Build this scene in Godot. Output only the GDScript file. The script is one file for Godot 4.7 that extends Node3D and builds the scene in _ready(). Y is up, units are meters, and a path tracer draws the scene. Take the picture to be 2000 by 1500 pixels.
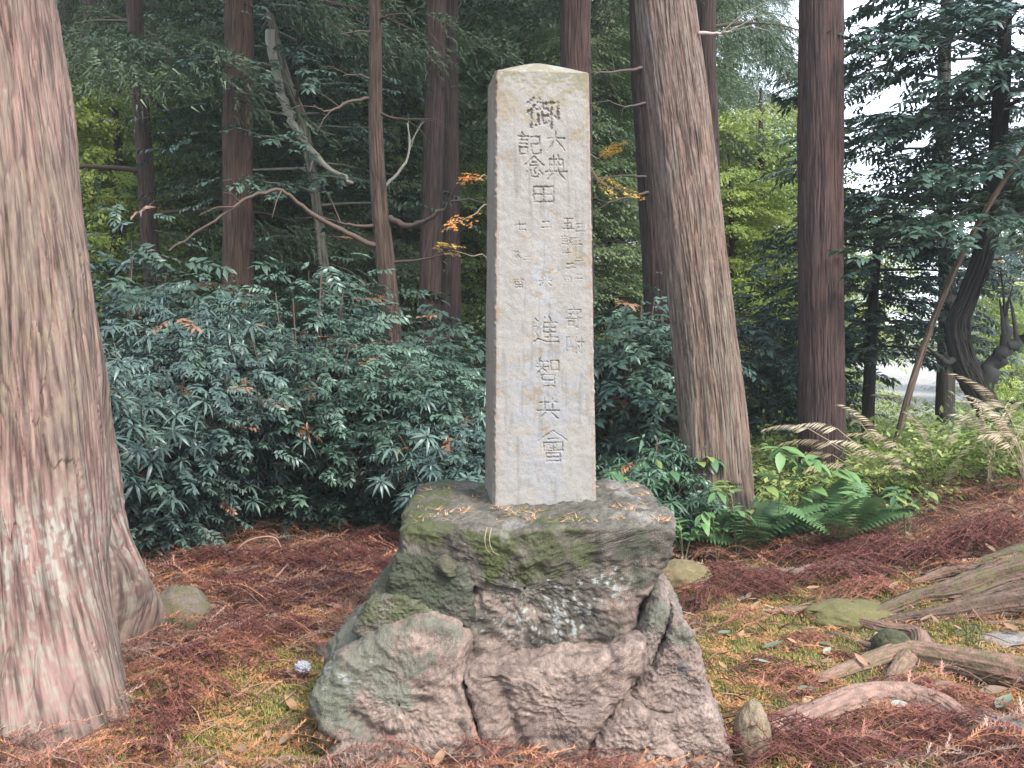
extends Node3D

# ---------------------------------------------------------------- helpers
var rng := RandomNumberGenerator.new()
var nz := FastNoiseLite.new()      # smooth noise, about one unit per wave
var nf := FastNoiseLite.new()      # fractal noise
var nc := FastNoiseLite.new()      # cells, for chipped faces
var nr := FastNoiseLite.new()      # ridged noise
var M := {}
var used := {}

class Acc:
	var v := PackedVector3Array()
	var n := PackedVector3Array()
	var c := PackedColorArray()
	var uv := PackedVector2Array()
	var idx := PackedInt32Array()

	func point(p: Vector3, nrm: Vector3, col := Color.WHITE, t := Vector2.ZERO) -> int:
		v.append(p); n.append(nrm); c.append(col); uv.append(t)
		return v.size() - 1

	func tri(a: int, b: int, d: int) -> void:
		var f := (v[b] - v[a]).cross(v[d] - v[a])
		if f.dot(n[a] + n[b] + n[d]) > 0.0:
			idx.append(a); idx.append(d); idx.append(b)
		else:
			idx.append(a); idx.append(b); idx.append(d)

	# a grid of points with smooth normals that face away from `inside`
	func grid(P: PackedVector3Array, cols: PackedColorArray, uvs: PackedVector2Array, rows: int, w: int, wrap: bool, flip: bool) -> void:
		var base := v.size()
		var s := -1.0 if flip else 1.0
		for i in rows:
			for j in w:
				var l := (j - 1 + w) % w if wrap else maxi(j - 1, 0)
				var r := (j + 1) % w if wrap else mini(j + 1, w - 1)
				if wrap and uvs.size():
					if j == 0: l = w - 2
					if j == w - 1: r = 1
				var du := P[i * w + r] - P[i * w + l]
				var dv := P[mini(i + 1, rows - 1) * w + j] - P[maxi(i - 1, 0) * w + j]
				var nn := du.cross(dv)
				n.append(nn.normalized() * s if nn.length_squared() > 1e-18 else Vector3.UP)
		v.append_array(P)
		c.append_array(cols)
		if uvs.size():
			uv.append_array(uvs)
		else:
			var blank := PackedVector2Array()
			blank.resize(P.size())
			uv.append_array(blank)
		var last := w if wrap and uvs.size() == 0 else w - 1
		for i in rows - 1:
			for j in last:
				var a := base + i * w + j
				var b := base + i * w + (j + 1) % w
				var d := a + w
				var e := b + w
				if flip:
					idx.append(a); idx.append(b); idx.append(d); idx.append(b); idx.append(e); idx.append(d)
				else:
					idx.append(a); idx.append(d); idx.append(b); idx.append(b); idx.append(d); idx.append(e)

	func tube(path: Array, radii: Array, seg := 5, col := Color.WHITE) -> void:
		var prev := -1
		for i in path.size():
			var t: Vector3 = (path[mini(i + 1, path.size() - 1)] - path[maxi(i - 1, 0)]).normalized()
			var a := t.cross(Vector3(0.31, 0.2, 0.93)).normalized()
			var b := t.cross(a)
			var first := v.size()
			for j in seg:
				var ang := TAU * j / seg
				var d := a * cos(ang) + b * sin(ang)
				point(path[i] + d * radii[i], d, col, Vector2(float(j) / seg, float(i)))
			if prev >= 0:
				for j in seg:
					var k := (j + 1) % seg
					tri(prev + j, prev + k, first + j)
					tri(prev + k, first + k, first + j)
			prev = first

	# a folded leaf: from p along dir, `side` across, `up` the face
	func leaf(p: Vector3, dir: Vector3, up: Vector3, length: float, width: float, col := Color.WHITE, droop := 0.25, fold := 0.18, steps := 3) -> void:
		var side := dir.cross(up).normalized()
		var u := side.cross(dir).normalized()
		var prev := [-1, -1, -1]
		for i in steps + 1:
			var s := float(i) / steps
			var w := width * 0.5 * pow(sin(PI * pow(clampf(s, 0.02, 0.985), 0.8)), 0.8)
			var m := p + dir * length * s - u * droop * length * s * s
			var nn := (u + dir * droop * 1.6 * s).normalized()
			var k := [point(m - side * w + u * fold * w, (nn + side * fold).normalized(), col), point(m, nn, col), point(m + side * w + u * fold * w, (nn - side * fold).normalized(), col)]
			if prev[0] >= 0:
				for q in 2:
					tri(prev[q], prev[q + 1], k[q])
					tri(prev[q + 1], k[q + 1], k[q])
			prev = k

	func blade(p: Vector3, d: Vector3, side: Vector3, col := Color.WHITE) -> void:
		var nn := d.cross(side).normalized()
		tri(point(p - side, nn, col), point(p + side, nn, col), point(p + d, nn, col))

	func mesh() -> ArrayMesh:
		var a := []
		a.resize(Mesh.ARRAY_MAX)
		a[Mesh.ARRAY_VERTEX] = v; a[Mesh.ARRAY_NORMAL] = n; a[Mesh.ARRAY_COLOR] = c
		a[Mesh.ARRAY_TEX_UV] = uv; a[Mesh.ARRAY_INDEX] = idx
		var m := ArrayMesh.new()
		m.add_surface_from_arrays(Mesh.PRIMITIVE_TRIANGLES, a)
		return m

func numbered(called: String) -> String:
	var k: int = used.get(called, 0)
	used[called] = k + 1
	return called if k == 0 else "%s_%03d" % [called, k]

func tag(o: Node, label: String, category: String, group := "") -> Node:
	o.set_meta("label", label)
	o.set_meta("category", category)
	if group: o.set_meta("group", group)
	return o

func thing(called: String, label: String, category: String, where := Vector3.ZERO, group := "") -> Node3D:
	var o := Node3D.new()
	o.name = numbered(called)
	add_child(o, true)
	o.position = where
	tag(o, label, category, group)
	return o

func part(called: String, mesh: Mesh, mat: Material, parent: Node) -> MeshInstance3D:
	var o := MeshInstance3D.new()
	var k := 0
	var nm := called
	while parent.has_node(nm):
		k += 1
		nm = "%s_%03d" % [called, k]
	o.name = nm
	o.mesh = mesh
	o.material_override = mat
	parent.add_child(o, true)
	return o

func solo(called: String, mesh: Mesh, mat: Material, label: String, category: String, where := Vector3.ZERO, group := "") -> MeshInstance3D:
	var o := MeshInstance3D.new()
	o.name = numbered(called)
	o.mesh = mesh
	o.material_override = mat
	o.position = where
	add_child(o, true)
	tag(o, label, category, group)
	return o

func many(called: String, mesh: Mesh, mat: Material, xf: Array, cols: Array, parent: Node) -> MultiMeshInstance3D:
	var mm := MultiMesh.new()
	mm.transform_format = MultiMesh.TRANSFORM_3D
	mm.use_colors = true
	mm.mesh = mesh
	mm.instance_count = xf.size()
	for i in xf.size():
		mm.set_instance_transform(i, xf[i])
		mm.set_instance_color(i, cols[i])
	var o := MultiMeshInstance3D.new()
	o.name = called if parent != self else numbered(called)
	o.multimesh = mm
	o.material_override = mat
	o.set_meta("kind", "stuff")
	parent.add_child(o, true)
	return o

func copy(o: Node3D, where: Vector3, turn := 0.0, size := 1.0, label := "") -> Node3D:
	var r: Node3D = o.duplicate()
	r.name = numbered(String(o.name).get_slice("_0", 0))
	add_child(r, true)
	r.transform = Transform3D(Basis(Vector3.UP, turn).scaled(Vector3.ONE * size), where)
	if label: r.set_meta("label", label)
	return r

func rr(a: float, b: float) -> float:
	return rng.randf_range(a, b)

func lin(r: float, g: float, b: float) -> Color:      # a linear base colour
	return Color(r, g, b)

func aim(dir: Vector3, up: Vector3, size: float) -> Basis:   # x along dir, y along up
	var x := dir.normalized()
	var z := x.cross(up).normalized()
	return Basis(x * size, z.cross(x) * size, z * size)

func smooth(path: Array, steps: int) -> Array:
	var out := []
	for i in path.size() - 1:
		var a: Vector3 = path[maxi(i - 1, 0)]
		var b: Vector3 = path[i]
		var c: Vector3 = path[i + 1]
		var d: Vector3 = path[mini(i + 2, path.size() - 1)]
		for k in steps:
			out.append(b.cubic_interpolate(c, a, d, float(k) / steps))
	out.append(path[-1])
	return out

func ramp(list: Array, t: float) -> float:
	var x := clampf(t, 0.0, 1.0) * (list.size() - 1)
	var i := mini(int(x), list.size() - 2)
	return lerpf(list[i], list[i + 1], x - i)

func ground_height(x: float, z: float) -> float:
	var d := -z
	var y := 0.34 * smoothstep(1.3, 3.3, x) * smoothstep(3.4, 5.2, d) * (1.0 - smoothstep(6.6, 9.5, d))
	y += (1.0 - smoothstep(0.5, 3.5, x)) * 0.05 * maxf(0.0, d - 6.5) * (1.0 - smoothstep(30.0, 60.0, d))
	return y

func ground_at(x: float, z: float) -> float:
	var near := 1.0 / (1.0 + 0.004 * (x * x + z * z))
	return ground_height(x, z) + near * (0.035 * nf.get_noise_2d(x * 0.9, z * 0.9) + 0.02 * nz.get_noise_2d(x * 4.0, z * 4.0))

func on_ground(x: float, z: float, lift := 0.0) -> Vector3:
	return Vector3(x, ground_at(x, z) + lift, z)

var moss_spots := [[Vector3(-0.944, 0.000, -3.390), 0.5], [Vector3(-0.745, 0.000, -3.220), 0.36], [Vector3(0.941, 0.000, -3.740), 0.45], [Vector3(1.285, 0.000, -4.390), 0.4], [Vector3(1.792, 0.021, -4.180), 0.5], [Vector3(1.059, 0.000, -4.720), 0.35], [Vector3(1.127, 0.000, -3.300), 0.25], [Vector3(0.719, 0.000, -3.180), 0.3], [Vector3(1.979, 0.022, -3.980), 0.4], [Vector3(-0.887, 0.000, -4.470), 0.14], [Vector3(1.353, 0.001, -4.990), 0.4], [Vector3(1.739, 0.028, -4.500), 0.4]]
func mossy(x: float, z: float) -> float:
	var m := 0.0
	for s in moss_spots:
		var p: Vector3 = s[0]
		var d: float = Vector2(x - p.x, (z - p.z) * 0.8).length() / (s[1] * 1.2)
		m = maxf(m, 1.0 - smoothstep(0.55, 1.15, d + 0.35 * nf.get_noise_2d(x * 3.0, z * 3.0)))
	return m

func noise_tex(freq: float, lo: Color, mid: Color, hi: Color, w := 512, h := 512, seed_n := 1, oct := 5, kind := FastNoiseLite.TYPE_SIMPLEX) -> NoiseTexture2D:
	var n := FastNoiseLite.new()
	n.seed = seed_n
	n.noise_type = kind
	n.frequency = freq
	n.fractal_octaves = oct
	n.fractal_gain = 0.6
	var t := NoiseTexture2D.new()
	t.width = w
	t.height = h
	t.seamless = true
	t.noise = n
	var g := Gradient.new()
	g.offsets = PackedFloat32Array([0.0, 0.5, 1.0])
	g.colors = PackedColorArray([lo, mid, hi])
	t.color_ramp = g
	return t

func mat(albedo: Color, rough: float, tex: Texture2D = null, bump: Texture2D = null, depth := 0.5, scale := Vector3.ONE, tri := true) -> StandardMaterial3D:
	var m := StandardMaterial3D.new()
	m.albedo_color = albedo.linear_to_srgb()
	m.roughness = rough
	m.vertex_color_use_as_albedo = true
	m.uv1_scale = scale
	if tri:
		m.uv1_triplanar = true
	if tex: m.albedo_texture = tex
	if bump:
		m.heightmap_enabled = true
		m.heightmap_texture = bump
		m.heightmap_scale = depth
	return m

func leaf_mat(rough: float, through: float, spec := 0.5) -> StandardMaterial3D:
	var m := StandardMaterial3D.new()
	m.vertex_color_use_as_albedo = true
	m.roughness = rough
	m.metallic_specular = spec
	m.cull_mode = BaseMaterial3D.CULL_DISABLED
	m.backlight_enabled = true
	m.backlight = Color(through, through, through)
	return m

# ---------------------------------------------------------------- the place
func _ready() -> void:
	rng.seed = 20
	nz.noise_type = FastNoiseLite.TYPE_SIMPLEX
	nz.frequency = 1.0
	nz.fractal_type = FastNoiseLite.FRACTAL_NONE
	nf.noise_type = FastNoiseLite.TYPE_SIMPLEX
	nf.frequency = 1.0
	nf.fractal_octaves = 4
	nf.seed = 5
	nc.noise_type = FastNoiseLite.TYPE_CELLULAR
	nc.frequency = 1.0
	nc.cellular_return_type = FastNoiseLite.RETURN_DISTANCE
	nc.fractal_type = FastNoiseLite.FRACTAL_NONE
	nc.seed = 3
	nr.noise_type = FastNoiseLite.TYPE_SIMPLEX
	nr.frequency = 1.0
	nr.fractal_type = FastNoiseLite.FRACTAL_RIDGED
	nr.fractal_octaves = 3
	nr.seed = 9

	# camera, sky, sun, exposure
	var cam := Camera3D.new()
	cam.name = "camera"
	cam.position = Vector3(0, 1.35, 0)
	cam.rotation = Vector3(-atan(110.0 / 1944.0), 0, 0)
	cam.fov = rad_to_deg(2.0 * atan(750.0 / 1944.0))
	cam.near = 0.05
	cam.far = 600.0
	add_child(cam)
	cam.current = true

	var sky_m := ProceduralSkyMaterial.new()
	sky_m.sky_top_color = Color(0.80, 0.87, 0.97)
	sky_m.sky_horizon_color = Color(0.93, 0.96, 1.0)
	sky_m.sky_curve = 0.2
	sky_m.ground_bottom_color = Color(0.16, 0.15, 0.12)
	sky_m.ground_horizon_color = Color(0.30, 0.32, 0.28)
	sky_m.sky_energy_multiplier = 1.0
	var e := Environment.new()
	e.background_mode = Environment.BG_SKY
	e.sky = Sky.new()
	e.sky.sky_material = sky_m
	e.background_energy_multiplier = 0.72
	e.tonemap_mode = Environment.TONE_MAPPER_LINEAR
	e.tonemap_exposure = 5.7
	e.fog_enabled = true
	e.fog_density = 0.0015
	e.fog_light_color = Color(0.93, 0.95, 0.95)
	e.sdfgi_enabled = true
	e.ssao_enabled = true
	e.ssil_enabled = true
	var we := WorldEnvironment.new()
	we.name = "world_environment"
	we.environment = e
	add_child(we)

	var sun := DirectionalLight3D.new()
	sun.name = "sun"
	sun.light_energy = 0.42
	sun.light_color = Color(1.0, 0.98, 0.95)
	sun.light_angular_distance = 14.0
	sun.shadow_enabled = true
	sun.rotation_degrees = Vector3(-46, 36, 0)
	add_child(sun)

	materials()
	shapes()
	build_ground()
	build_trunks()
	build_forest()
	build_bushes()
	build_right_side()
	build_monument()
	build_floor_things()
	build_litter()

func materials() -> void:
	var bark_t := noise_tex(0.016, Color(0.42, 0.37, 0.35), Color(0.84, 0.81, 0.80), Color(1, 1, 1), 512, 512, 3, 5)
	var bark_h := noise_tex(0.02, Color.BLACK, Color(0.5, 0.5, 0.5), Color.WHITE, 512, 512, 4, 5)
	M.bark = mat(Color.WHITE, 0.9, bark_t, bark_h, 0.5, Vector3(5.0, 0.28, 1), false)
	var grain := noise_tex(0.06, Color(0.66, 0.64, 0.62), Color(0.92, 0.91, 0.90), Color(1, 1, 1), 512, 512, 7, 4)
	var grain_h := noise_tex(0.05, Color.BLACK, Color(0.5, 0.5, 0.5), Color.WHITE, 512, 512, 8, 5)
	var fine_h := noise_tex(0.11, Color.BLACK, Color(0.5, 0.5, 0.5), Color.WHITE, 512, 512, 18, 5)
	M.stone = mat(Color.WHITE, 0.92, grain, fine_h, 0.35, Vector3(2.6, 2.6, 2.6))
	var fine := noise_tex(0.16, Color(0.74, 0.73, 0.72), Color(0.95, 0.95, 0.94), Color(1, 1, 1), 512, 512, 12, 3)
	M.granite = mat(Color.WHITE, 0.85, fine, fine, 0.25, Vector3(3.0, 3.0, 3.0))
	M.ground = mat(Color.WHITE, 0.95, noise_tex(0.05, Color(0.5, 0.45, 0.42), Color(0.85, 0.82, 0.8), Color(1, 1, 1), 512, 512, 15, 5), grain_h, 2.0, Vector3(1.7, 1.7, 1.7))
	M.root = mat(Color.WHITE, 0.85, grain, bark_h, 0.5, Vector3(4, 4, 4))
	M.plain = mat(Color.WHITE, 0.8)
	M.twig = mat(Color.WHITE, 0.8)
	M.litter = leaf_mat(0.75, 0.15, 0.3)
	M.gloss = leaf_mat(0.40, 0.3, 0.5)
	M.leaf = leaf_mat(0.5, 0.7, 0.5)
	M.needle = leaf_mat(0.6, 0.25, 0.4)
	M.dry = leaf_mat(0.7, 0.6, 0.3)
	M.white = mat(Color.WHITE, 0.6)

# leaf clusters and sprays that the plants share
var whorl: Mesh
var shiny: Mesh
var spray: Mesh
var airy: Mesh
var maple: Mesh
var sprigs := []
func shapes() -> void:
	var a := Acc.new()          # long leaves that hang from one point like a parasol
	for k in 10:
		var ang := TAU * k / 10.0 + rr(-0.25, 0.25)
		var d := Vector3(cos(ang), rr(-0.15, 0.35), sin(ang)).normalized()
		var s := rr(0.7, 1.15)
		a.leaf(d * 0.012, d, Vector3.UP, 0.125 * s, 0.025 * s, Color.WHITE.darkened(rr(0, 0.2)), 0.6, 0.2)
	for k in 3:
		var ang2 := TAU * k / 3.0 + 0.4
		a.leaf(Vector3(0, 0.01, 0), Vector3(cos(ang2), 1.2, sin(ang2)).normalized(), Vector3(-cos(ang2), 0.5, -sin(ang2)), 0.07, 0.02, Color.WHITE, 0.3, 0.2)
	whorl = a.mesh()
	a = Acc.new()               # oval glossy leaves left and right of a twig along x
	a.tube([Vector3.ZERO, Vector3(0.13, 0.012, 0), Vector3(0.25, 0, 0)], [0.003, 0.002, 0.001], 3, lin(0.5, 0.35, 0.3))
	for k in 13:
		var s := 0.02 + 0.23 * k / 12.0
		var sd := 1.0 if k % 2 else -1.0
		var d := Vector3(rr(0.35, 0.8), rr(-0.25, 0.3), sd * rr(0.7, 1.0)).normalized()
		if k == 12: d = Vector3(1, -0.1, 0)
		a.leaf(Vector3(s, 0.005, 0), d, (Vector3.UP + Vector3(rr(-0.4, 0.4), 0, rr(-0.4, 0.4))).normalized(), rr(0.055, 0.085), rr(0.026, 0.036), Color.WHITE.darkened(rr(0, 0.25)), rr(0.1, 0.4), 0.2, 2)
	shiny = a.mesh()
	a = Acc.new()               # cedar foliage: drooping ropes of short needles along x
	for k in 15:
		var s := rr(0.0, 0.75)
		var d := Vector3(rr(0.5, 1.0), rr(-0.5, 0.05), rr(-0.8, 0.8)).normalized()
		var p := Vector3(s * 0.5, -0.08 * s * s, 0)
		var l := rr(0.16, 0.3)
		for j in 13:
			var t := float(j) / 12.0
			var q := p + d * l * t + Vector3.DOWN * 0.1 * t * t
			var o := Vector3(rr(-1, 1), rr(-1, 1), rr(-1, 1)).normalized()
			var dd := (d * 0.9 + o * 0.75).normalized()
			a.blade(q, dd * rr(0.035, 0.055), dd.cross(o + Vector3(0.1, 0.2, 0)).normalized() * 0.0048, Color.WHITE.darkened(rr(0, 0.35)))
	spray = a.mesh()
	a = Acc.new()               # small thin leaves in a flat fan along x
	for k in 26:
		var s := rr(0.0, 0.5)
		var sp := rr(-0.22, 0.22) * (0.4 + s)
		var d := Vector3(rr(0.2, 1), rr(-0.5, 0.2), rr(-1, 1)).normalized()
		a.leaf(Vector3(s, rr(-0.03, 0.03) - 0.1 * s * s, sp), d, (Vector3.UP + Vector3(rr(-0.5, 0.5), 0, rr(-0.5, 0.5))).normalized(), rr(0.05, 0.085), rr(0.028, 0.042), Color.WHITE.darkened(rr(0, 0.25)), 0.2, 0.15, 1 if k % 2 else 2)
	airy = a.mesh()
	a = Acc.new()               # maple leaves: five narrow lobes each
	for k in 12:
		var s := 0.04 + 0.3 * k / 11.0
		var at := Vector3(s, rr(-0.02, 0.02) - 0.15 * s * s, rr(-0.1, 0.1))
		var turn := rr(0, TAU)
		var up := (Vector3.UP + Vector3(rr(-0.4, 0.4), 0, rr(-0.4, 0.4))).normalized()
		for j in 5:
			var ang := turn + (j - 2) * 0.62
			var d := Vector3(cos(ang), -0.15, sin(ang)).normalized()
			a.leaf(at, d, up, 0.04 if j in [0, 4] else 0.058, 0.014, Color.WHITE, 0.2, 0.1, 2)
	maple = a.mesh()
	for v in 5:                 # dead cedar sprigs, fuzzy curved ropes lying along x
		a = Acc.new()
		var l := rr(0.16, 0.3)
		var bend := rr(-0.35, 0.35)
		var arch := rr(0.0, 0.09)
		var n := 17
		var path := []
		var rad := []
		for k in n:
			var t := float(k) / (n - 1)
			path.append(Vector3(l * t, arch * l * sin(PI * t) * 3.0, bend * l * t * t))
			rad.append(0.0016 * (1.05 - t))
		a.tube(path, rad, 3)
		for k in n:
			for j in 5:
				var o := Vector3(rr(0.3, 1.0), rr(-0.3, 0.9), rr(-1, 1)).normalized()
				a.blade(path[k], o * rr(0.012, 0.026), o.cross(Vector3(0.2, 1, 0.3)).normalized() * 0.0011, Color.WHITE.darkened(rr(0, 0.5)))
		if v % 2:
			for b in 3:
				var st: Vector3 = path[4 + b * 3]
				var d2 := Vector3(0.8, 0.15, 0.7 * (1 if b % 2 else -1)).normalized()
				for k in 7:
					for j in 4:
						var o := (d2 + Vector3(rr(-0.7, 0.7), rr(-0.3, 0.7), rr(-0.7, 0.7))).normalized()
						a.blade(st + d2 * 0.011 * k, o * rr(0.01, 0.022), o.cross(Vector3(0.2, 1, 0.3)).normalized() * 0.0013)
		sprigs.append(a.mesh())

# ---------------------------------------------------------------- ground
func build_ground() -> void:
	var w := 430
	var h := 430
	var P := PackedVector3Array()
	var C := PackedColorArray()
	for i in h:
		var v := lerpf(-0.82, 1.0, float(i) / (h - 1))
		var d := 4.2 + 0.9 * sinh(5.6 * v)
		for j in w:
			var u := lerpf(-1.0, 1.0, float(j) / (w - 1))
			var x := 0.4 + 0.9 * sinh(5.6 * u)
			var y := ground_at(x, -d)
			var m := mossy(x, -d)
			if absf(x) < 6 and d < 10:
				y += 0.012 * nf.get_noise_2d(x * 9.0, d * 9.0) + 0.018 * m
			P.append(Vector3(x, y, -d))
			var k := nf.get_noise_2d(x * 2.2 + 40, d * 2.2)
			var k2 := nf.get_noise_2d(x * 7.0, d * 7.0 + 9)
			var col := lin(0.17, 0.082, 0.056).lerp(lin(0.26, 0.145, 0.095), clampf(0.5 + k, 0, 1))
			col = col.lerp(lin(0.07, 0.037, 0.031), clampf(k2 * 1.5, 0, 1))
			col = col.lerp(lin(0.19, 0.17, 0.055).lerp(lin(0.125, 0.14, 0.042), clampf(0.5 + k2 * 1.5, 0, 1)), m * 0.9)
			# open meadow to the right, behind the trees
			var open := smoothstep(1.2, 3.2, x - 0.05 * d) * smoothstep(7.5, 9.5, d)
			col = col.lerp(lin(0.13, 0.17, 0.05).lerp(lin(0.2, 0.22, 0.08), clampf(0.5 + k, 0, 1)), open)
			C.append(col)
	var a := Acc.new()
	a.grid(P, C, PackedVector2Array(), h, w, false, false)
	if a.n[int(h * 0.5) * w + int(w * 0.5)].y < 0:
		a = Acc.new()
		a.grid(P, C, PackedVector2Array(), h, w, false, true)
	var g := part("ground", a.mesh(), M.ground, self)
	g.set_meta("kind", "structure")
	# a pale gravel lane beyond the trees on the right
	var gp := PackedVector3Array()
	var gc := PackedColorArray()
	for i in 30:
		var t := float(i) / 29.0
		for j in 9:
			var s := float(j) / 8.0
			var x := lerpf(5.2, 60.0, t)
			var d := lerpf(13.5, 42.0, s) + 2.0 * t + 0.8 * nf.get_noise_2d(t * 6.0, s)
			gp.append(Vector3(x, ground_at(x, -d) + 0.02, -d))
			gc.append(lin(0.56, 0.55, 0.52).darkened(0.15 * absf(nf.get_noise_2d(x, d))))
	a = Acc.new()
	a.grid(gp, gc, PackedVector2Array(), 30, 9, false, false)
	if a.n[100].y < 0:
		a = Acc.new()
		a.grid(gp, gc, PackedVector2Array(), 30, 9, false, true)
	var lane := part("gravel_path", a.mesh(), M.ground, self)
	lane.set_meta("kind", "structure")

# ---------------------------------------------------------------- trunks
# axis: points from the root up; radii along it; ridge: depth of the bark strips; lobes: root flares [angle, width, reach, height]
func trunk_mesh(axis: Array, radii: Array, seg: int, rows: int, ridge: float, lobes: Array, tone: Color, alt: Color, sd: float, lichen := []) -> Mesh:
	var P := PackedVector3Array()
	var C := PackedColorArray()
	var U := PackedVector2Array()
	var w := seg + 1
	var fine := smooth(axis, 8)
	var y0: float = axis[0].y
	var total: float = axis[-1].y - y0
	var mean: float = ramp(radii, 0.4)
	var strip := clampf(mean * 0.13, 0.014, 0.055)
	for i in rows:
		var t := pow(float(i) / (rows - 1), 1.25)
		var x := t * (fine.size() - 1)
		var q := mini(int(x), fine.size() - 2)
		var c: Vector3 = fine[q].lerp(fine[q + 1], x - q)
		var r0 := ramp(radii, t)
		for j in w:
			var ph := TAU * (j % seg) / seg
			var ang := 1.0 + ph - PI - 0.62 * sin(ph - PI)
			var ca := cos(ang)
			var sa := sin(ang)
			var r := r0
			var hh := c.y - y0
			for lb in lobes:
				var da: float = absf(wrapf(ang - lb[0] - 0.35 * nz.get_noise_2d(hh * 0.7, lb[0]), -PI, PI)) / lb[1]
				r += lb[2] * exp(-da * da) * (exp(-hh / lb[3]) + 0.12 * exp(-hh / (lb[3] * 5.0)))
			var s2 := nf.get_noise_3d(ca * r0 * 17.0 + sd, hh * 0.5, sa * r0 * 17.0)
			var s3 := nz.get_noise_3d(ca * 2.0 + sd, hh * 0.8, sa * 2.0)
			# strips of bark: broad ones, and fine fibres within them
			var bend := nf.get_noise_3d(ca * 1.5 + sd, hh * 0.55, sa * 1.5) * 2.2 + 0.35 * nz.get_noise_3d(ca * 5.0, hh * 2.4, sa * 5.0 + sd)
			var wide := (ang + PI) * mean / strip + bend
			var fin := (ang + PI) * mean / (strip * 0.27) + bend * 2.0 + 0.5 * nz.get_noise_3d(ca * 9.0 + sd, hh * 3.5, sa * 9.0)
			var f1 := wide - floorf(wide)
			var f2 := fin - floorf(fin)
			var lift := nz.get_noise_2d(floorf(wide) * 7.3 + sd, hh * 1.1)
			var lift2 := nz.get_noise_2d(floorf(fin) * 5.1 + sd * 2.0, hh * 2.3)
			var open := clampf(0.55 + 1.3 * nz.get_noise_2d(floorf(wide) * 3.7 + sd + 50.0, hh * 0.9), 0.0, 1.0)
			var gap := 1.0 - smoothstep(0.0, 0.17, minf(f1, 1.0 - f1))
			var gap2 := 1.0 - smoothstep(0.0, 0.3, minf(f2, 1.0 - f2))
			r += ridge * (0.45 * lift + 0.30 * lift2 - 1.0 * gap * open - 0.22 * gap2 + 0.25 * s2) + mean * 0.05 * s3
			P.append(c + Vector3(ca * r, 0, sa * r))
			U.append(Vector2(ang * mean, hh))
			var col := tone.lerp(alt, clampf(0.5 + 0.6 * s2 + 0.5 * s3 + 0.7 * lift2 + 0.4 * lift, 0, 1))
			col = col * (1.0 + 0.22 * nz.get_noise_2d(floorf(fin) * 9.7 + sd, hh * 1.4) + 0.18 * s2)
			col.a = 1.0
			for lc in lichen:
				var g := nf.get_noise_3d(ca * r0 * 24.0 + sd, hh * 11.0, sa * r0 * 24.0) + 0.6 * nz.get_noise_3d(ca * r0 * 45.0, hh * 30.0, sa * r0 * 45.0)
				var m := exp(-pow((hh - lc[0]) / lc[1], 2.0)) * smoothstep(0.12, 0.34, g + lc[3] * 0.18)
				col = col.lerp(lc[2], clampf(m * lc[3], 0, 1))
			C.append(col)
	var a := Acc.new()
	a.grid(P, C, U, rows, w, true, false)
	var mid := int(rows * 0.5) * w
	if a.n[mid].dot(P[mid] - P[mid + int(seg * 0.5)]) < 0:
		a = Acc.new()
		a.grid(P, C, U, rows, w, true, true)
	return a.mesh()

func dead_branches(parent: Node3D, list: Array, col: Color) -> void:
	for b in list:
		var a := Acc.new()
		var pts := smooth(b[0], 5)
		var n := pts.size()
		var rad := []
		for k in n:
			rad.append(lerpf(b[1], b[1] * 0.28, float(k) / (n - 1)))
		for k in range(1, n - 1):
			pts[k] += Vector3(rr(-1, 1), rr(-1, 1), rr(-1, 1)) * b[1] * 0.35
		a.tube(pts, rad, 6, col.darkened(rr(0, 0.2)))
		for k in 3:             # twigs
			var at: Vector3 = pts[int(n * rr(0.45, 0.95))]
			var d: Vector3 = (pts[-1] - pts[0]).normalized()
			var o := (d + Vector3(rr(-1, 1), rr(-0.6, 0.9), rr(-1, 1))).normalized() * rr(0.15, 0.4)
			a.tube([at, at + o * 0.5 + Vector3(0, 0.03, 0), at + o], [b[1] * 0.3, b[1] * 0.2, b[1] * 0.08], 4, col.darkened(rr(0, 0.2)))
		var o2 := part("branch", a.mesh(), M.plain, parent)
		o2.position = -parent.position

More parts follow.
